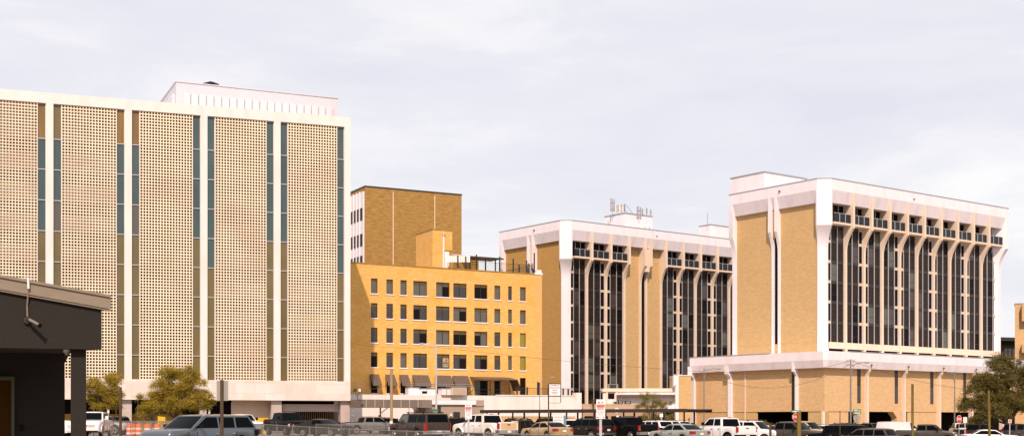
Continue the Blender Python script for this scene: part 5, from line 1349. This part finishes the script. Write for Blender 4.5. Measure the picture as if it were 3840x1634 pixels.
# orange barrels, cone, yellow bin
def barrel(px, D, lab):
    v = gat(px, D); T = thing('traffic_barrel', lab, 'traffic barrel', v, 0, 'orange traffic barrels')
    z = 0
    for (z0, z1, r0, r1, m) in ((0, .16, .30, .29, 'orange'), (.16, .30, .285, .28, 'reflect'), (.30, .52, .28, .27, 'orange'), (.52, .66, .265, .26, 'reflect'), (.66, .98, .26, .24, 'orange')):
        b = MB(); b.tube((0, 0, z0), (0, 0, z1), r0, r1, 16); b.build('orange_band' if m == 'orange' else 'reflective_band', M[m], T, sharp=40)
    b = MB(); b.tube((0, 0, 0), (0, 0, .05), .42, n=12); b.build('rubber_base', M['tyre'], T)
    return T
for px, D, lab in ((487, 106, 'leftmost orange traffic barrel beside the small silver pickup nose'), (496, 109, 'orange traffic barrel overlapped by the leftmost one'), (521, 107, 'orange traffic barrel in the middle of the row'), (553, 103, 'orange traffic barrel nearest the grey blue SUV mirror'), (590, 108, 'orange traffic barrel behind the grey blue SUV windshield')):
    barrel(px, D, lab)
v = gat(573, 108); T = thing('traffic_cone', 'small red and white traffic cone right of the barrels', 'traffic cone', v)
b = MB(); b.tube((0, 0, .04), (0, 0, .35), .15, .10, 12); b.tube((0, 0, .55), (0, 0, .72), .06, .03, 12); b.build('cone', M['orange'], T); b = MB(); b.tube((0, 0, .35), (0, 0, .55), .10, .06, 12); b.build('white_collar', M['reflect'], T); b = MB(); b.box(-.2, .2, -.2, .2, 0, .04); b.build('cone_base', M['tyre'], T)
v = gat(606, 122); T = thing('yellow_bin', 'yellow plywood utility box behind the grey blue SUV', 'bin', v, R(8))
b = MB(); b.prism([(-.35, 0), (.32, 0), (.32, .0 + zof(1562, 122) - v.z), (-.35, zof(1559, 122) - v.z)], 'y', 0, .7); b.build('box', M['binyellow'], T); b = MB(); b.box(-.22, .2, -.03, -.003, .3, 1.2); b.build('panel', mat('bin_panel', (.42, .22, .02), .6), T)
v = gat(975, 125); T = thing('yellow_bin', 'long low yellow box showing over the black lifted pickup bed', 'bin', v)
b = MB(); b.box(-.9, .75, 0, .8, 0, zof(1565, 125) - v.z); b.build('box', M['binyellow'], T)

# ------------------------------------------------------------------ chain-link fences
def fence(label, pts, htop, post_gap=2.9, cell=.11, wr=.007, post_r=.024):
    a = Vector((pts[0][0], pts[0][1], 0)); T = thing('chain_link_fence', label, 'fence', (a.x, a.y, gz(a.x, a.y)), 0, 'chain link fences')
    o0 = Vector((a.x, a.y, gz(a.x, a.y)))
    wires = MB(); rail = MB(); posts = []
    for (x0, y0), (x1, y1) in zip(pts, pts[1:]):
        L_ = math.hypot(x1 - x0, y1 - y0); n = int(L_ / cell)
        def P(s_, h):
            t = s_ / L_; x, y = lerp(x0, x1, t), lerp(y0, y1, t)
            return Vector((x, y, gz(x, y) + h)) - o0
        dn = Vector((x1 - x0, y1 - y0, 0)).normalized(); up = Vector((0, 0, 1))
        H_ = htop
        for k in range(-int(H_ / cell), n):
            for sg in (1, -1):
                s0, s1 = (k * cell, k * cell + H_) if sg > 0 else (k * cell + H_, k * cell)
                h0, h1 = 0.03, H_
                # clip to the panel
                for (sa, ha, sb, hb) in ((s0, h0, s1, h1),):
                    t0, t1 = 0.0, 1.0; d = sb - sa
                    for lim, sign_ in ((0, 1), (L_, -1)):
                        fa, fb = sign_ * (sa - lim), sign_ * (sb - lim)
                        if fa < 0 and fb < 0: t1 = -1; break
                        if fa < 0: t0 = max(t0, fa / (fa - fb))
                        if fb < 0: t1 = min(t1, fa / (fa - fb))
                    if t1 - t0 < .02: continue
                    p, q = P(lerp(sa, sb, t0), lerp(ha, hb, t0)), P(lerp(sa, sb, t1), lerp(ha, hb, t1))
                    e_ = dn * wr * .7 - up * wr * .7 * sg * (1 if sg else 1)
                    e_ = (dn - up * sg).normalized() * wr * .5
                    off = dn.cross(up) * (.004 * sg)
                    wires.add([p - e_ + off, p + e_ + off, q + e_ + off, q - e_ + off], [(0, 1, 2, 3)])
        m = max(1, int(L_ / 3)); 
        rail.path([P(L_ * i / m, H_ + .02) for i in range(m + 1)], .017, 6)
        for i in range(int(L_ / post_gap) + 1): posts.append(P(min(L_, i * post_gap), 0))
    me = raw('wire_mesh', [tuple(v_) for v_ in wires.v], wires.f, M['wire'], T)
    rail.build('top_rail', M['steel'], T)
    for p in posts[:95]:
        b = MB(); b.tube(p, p + Vector((0, 0, htop + .06)), post_r, n=8); b.build('post', M['steel'], T)
    return T
def P2(px, D): v = at(px, D); return (v.x, v.y)
fence('nearest chain link fence running along the bottom of the photo toward the right', [P2(238, 112), P2(620, 84), P2(985, 63), P2(1400, 47), P2(1850, 39), P2(2440, 29)], 1.19, cell=.09, wr=.011)
fence('farther chain link fence behind the orange barrels', [P2(240, 121), P2(690, 119)], 1.08, post_gap=3.4, cell=.12, wr=.009)
fence('middle chain link fence in front of the charcoal coupe and silver pickup', [P2(1185, 97), P2(1445, 93)], 1.03, post_gap=2.6, cell=.10, wr=.008)

# ------------------------------------------------------------------ trees
def tree(name, label, px, D, blobs, n_leaf, leafm, trunk_px, size=.21, seed=1, limbs=9, trunk_r=.22, lean=0.0, group=None, droop=.25, cl=26):
    """blobs: (px, py, rx_px, ry_px) ellipsoids in photo units at distance D"""
    rnd = random.Random(seed); base = gat(trunk_px, D); T = thing(name, label, 'tree', base, 0, group); k = D / FPX
    bl = []
    for (bx_, by_, rx, ry) in blobs: bl.append((Vector(((bx_ - trunk_px) * k, rnd.uniform(-.4, .4) * rx * k, zof(by_, D) - base.z)), rx * k, rx * k * .85, ry * k))
    lo = min(b_[0].z - b_[3] * .4 for b_ in bl)
    # limbs
    b = MB(); fork = Vector((lean, 0, lo * .72))
    b.tube((0, 0, -.1), fork * .5 + Vector((lean * .2, 0, 0)), trunk_r * 1.2, trunk_r, 9); b.tube(fork * .5 + Vector((lean * .2, 0, 0)), fork, trunk_r, trunk_r * .8, 9)
    ends = []
    for i in range(limbs):
        c_, rx, ry, rz = bl[i % len(bl)]
        e_ = c_ + Vector((rnd.uniform(-.6, .6) * rx, rnd.uniform(-.6, .6) * ry, rnd.uniform(-.3, .5) * rz))
        mid = fork.lerp(e_, .5) + Vector((rnd.uniform(-.3, .3), rnd.uniform(-.3, .3), .25 * rz))
        r0 = trunk_r * rnd.uniform(.35, .6)
        b.tube(fork, mid, r0, r0 * .6, 6); b.tube(mid, e_, r0 * .6, r0 * .15, 6)
        for q in range(3):
            s_ = mid.lerp(e_, rnd.random()); t_ = s_ + Vector((rnd.uniform(-1, 1) * rx * .5, rnd.uniform(-1, 1) * ry * .5, rnd.uniform(-.1, .5) * rz)); b.tube(s_, t_, r0 * .25, r0 * .06, 5)
    b.build('trunk', M['bark'], T, sharp=50)
    vs, fs = [], []
    vol = [b_[1] * b_[2] * b_[3] for b_ in bl]; tot = sum(vol)
    ncl = n_leaf // cl; clumps = []
    for j, (c_, rx, ry, rz) in enumerate(bl):
        for q in range(max(3, int(15 * vol[j] ** .5 / max(vol) ** .5))):
            d = Vector((rnd.gauss(0, 1), rnd.gauss(0, 1), rnd.gauss(0, 1))).normalized(); rr_ = rnd.uniform(.55, .95)
            k2 = rnd.uniform(.24, .42); clumps.append((c_ + Vector((d.x * rx, d.y * ry, d.z * rz)) * rr_, rx * k2, ry * k2, rz * k2 * .8))
    w_cl = [b_[1] for b_ in clumps]; pick = rnd.choices(range(len(clumps)), w_cl, k=ncl)
    for i in range(ncl):
        c_, rx, ry, rz = clumps[pick[i]]
        while True:
            d = Vector((rnd.gauss(0, 1), rnd.gauss(0, 1), rnd.gauss(0, 1)))
            if d.length > .1: break
        d.normalize(); rr_ = rnd.random() ** .5 * 1.1
        cc = c_ + Vector((d.x * rx, d.y * ry, d.z * rz)) * rr_
        ln = rnd.uniform(.5, 1.4) * size * 2.8
        dirv = (Vector((d.x, d.y, d.z * .6 - droop)) + Vector((rnd.uniform(-.6, .6), rnd.uniform(-.6, .6), rnd.uniform(-.5, .5)))).normalized()
        for q in range(cl):     # leaves strung along a twig
            t = rnd.random(); p = cc + dirv * ln * (t - .3) + Vector((rnd.gauss(0, 1), rnd.gauss(0, 1), rnd.gauss(0, .8))) * size * .55
            a = Vector((rnd.gauss(0, 1), rnd.gauss(0, 1), rnd.gauss(0, 1))).normalized(); a = (a + dirv * .8).normalized()
            u_ = a.orthogonal().normalized(); u_ = (Matrix.Rotation(rnd.random() * 6.28, 3, a) @ u_)
            s_ = size * rnd.uniform(.35, .75); w_ = s_ * .42; i0 = len(vs)
            vs += [tuple(p - a * s_ * .5), tuple(p + u_ * w_ * .5), tuple(p + a * s_ * .5), tuple(p - u_ * w_ * .5)]; fs.append((i0, i0 + 1, i0 + 2, i0 + 3))
    raw('crown', vs, fs, M[leafm], T)
    return T
tree('oak_tree', 'olive green round tree beside the black column at the left', 392, 132, [(395, 1440, 52, 42), (350, 1465, 42, 42), (432, 1470, 36, 40), (385, 1500, 66, 30), (420, 1415, 32, 22), (330, 1430, 30, 30)], 42000, 'leaf', 392, seed=3, trunk_r=.2)
tree('oak_tree', 'wide olive green tree with a forked trunk before the marble block', 655, 130, [(660, 1425, 62, 50), (600, 1465, 66, 48), (735, 1460, 66, 46), (560, 1495, 46, 38), (690, 1505, 60, 34), (780, 1490, 36, 40), (540, 1530, 28, 30), (720, 1400, 36, 26), (625, 1405, 34, 26), (610, 1515, 50, 30), (755, 1515, 40, 22)], 85000, 'leaf', 655, seed=8, limbs=14, trunk_r=.24)
tree('shade_tree', 'dark small tree in the shade behind the wide olive tree', 575, 141, [(575, 1540, 40, 30), (540, 1560, 30, 26)], 5000, 'leafdk', 578, seed=12, trunk_r=.28)
tree('oak_tree', 'big dark green spreading tree at the right edge before the podium', 3790, 140, [(3760, 1400, 70, 58), (3700, 1455, 66, 55), (3810, 1430, 62, 66), (3660, 1505, 60, 42), (3750, 1500, 80, 44), (3850, 1480, 50, 60), (3710, 1540, 70, 26), (3800, 1365, 34, 34), (3745, 1360, 34, 26), (3640, 1480, 26, 26), (3880, 1420, 60, 70), (3672, 1560, 40, 16), (3740, 1450, 60, 50), (3790, 1500, 60, 40), (3690, 1420, 34, 30)], 120000, 'leafdk', 3805, seed=5, limbs=16, trunk_r=.36, lean=-.6, size=.25)
tree('yellow_green_tree', 'sparse yellow green young tree behind the carport', 2436, 176, [(2440, 1506, 34, 30), (2420, 1490, 20, 20), (2462, 1492, 18, 20), (2410, 1525, 26, 18), (2470, 1520, 26, 20), (2505, 1520, 22, 18), (2440, 1560, 40, 22), (2500, 1560, 26, 20), (2512, 1498, 12, 12)], 20000, 'leafmid', 2440, seed=9, limbs=9, trunk_r=.12, droop=-.3, size=.18)
tree('bare_sapling', 'thin leafless sapling between the white building and the pavilion', 2225, 196, [(2225, 1505, 22, 26)], 40, 'leafmid', 2225, seed=21, limbs=16, trunk_r=.07, cl=4)
tree('shrub', 'low brown brushwood heap behind the large white SUV', 2872, 130, [(2868, 1584, 20, 10), (2850, 1578, 8, 12), (2888, 1590, 14, 6)], 3500, 'leafdk', 2872, seed=31, limbs=7, trunk_r=.05, size=.12)
tree('shrub', 'dark shrub in the shade below the big tree', 3655, 150, [(3655, 1575, 40, 14)], 5000, 'leafdk', 3655, seed=33, limbs=4, trunk_r=.05)

# ------------------------------------------------------------------ overhead wires
def wire(label, p, q, sag, r=.018):
    p, q = Vector(p), Vector(q); T = thing('overhead_wire', label, 'power line', p, 0, 'overhead wires')
    pts = []
    for i in range(17):
        t = i / 16; v = p.lerp(q, t) - p; v.z -= sag * 4 * t * (1 - t); pts.append(v)
    b = MB(); b.path(pts, r, 5); b.build('cable', M['dkmetal'], T)
def P3(px, py, D): v = at(px, D); v.z = zof(py, D); return v
wire('long thin wire crossing the yellow block from the white lamp to the slim lamp', P3(1640, 1300, 150), P3(2640, 1392, 150), .25)
wire('upper wire from the slim lamp to the utility pole', P3(2640, 1384, 150), P3(3190, 1351, 152), 1.0)
wire('lower wire from the slim lamp to the utility pole', P3(2640, 1400, 150), P3(3190, 1362, 152), 2.2)
wire('wire running right from the utility pole toward the big tree', P3(3190, 1350, 152), P3(3840, 1470, 150), 1.0)
wire('wire sloping from the white block to the white lamp', P3(1316, 1286, 168), P3(1636, 1300, 150), .3)
wire('low wire from the marble corner to the wooden pole', P3(1316, 1462, 168), P3(1468, 1440, 118), .2)
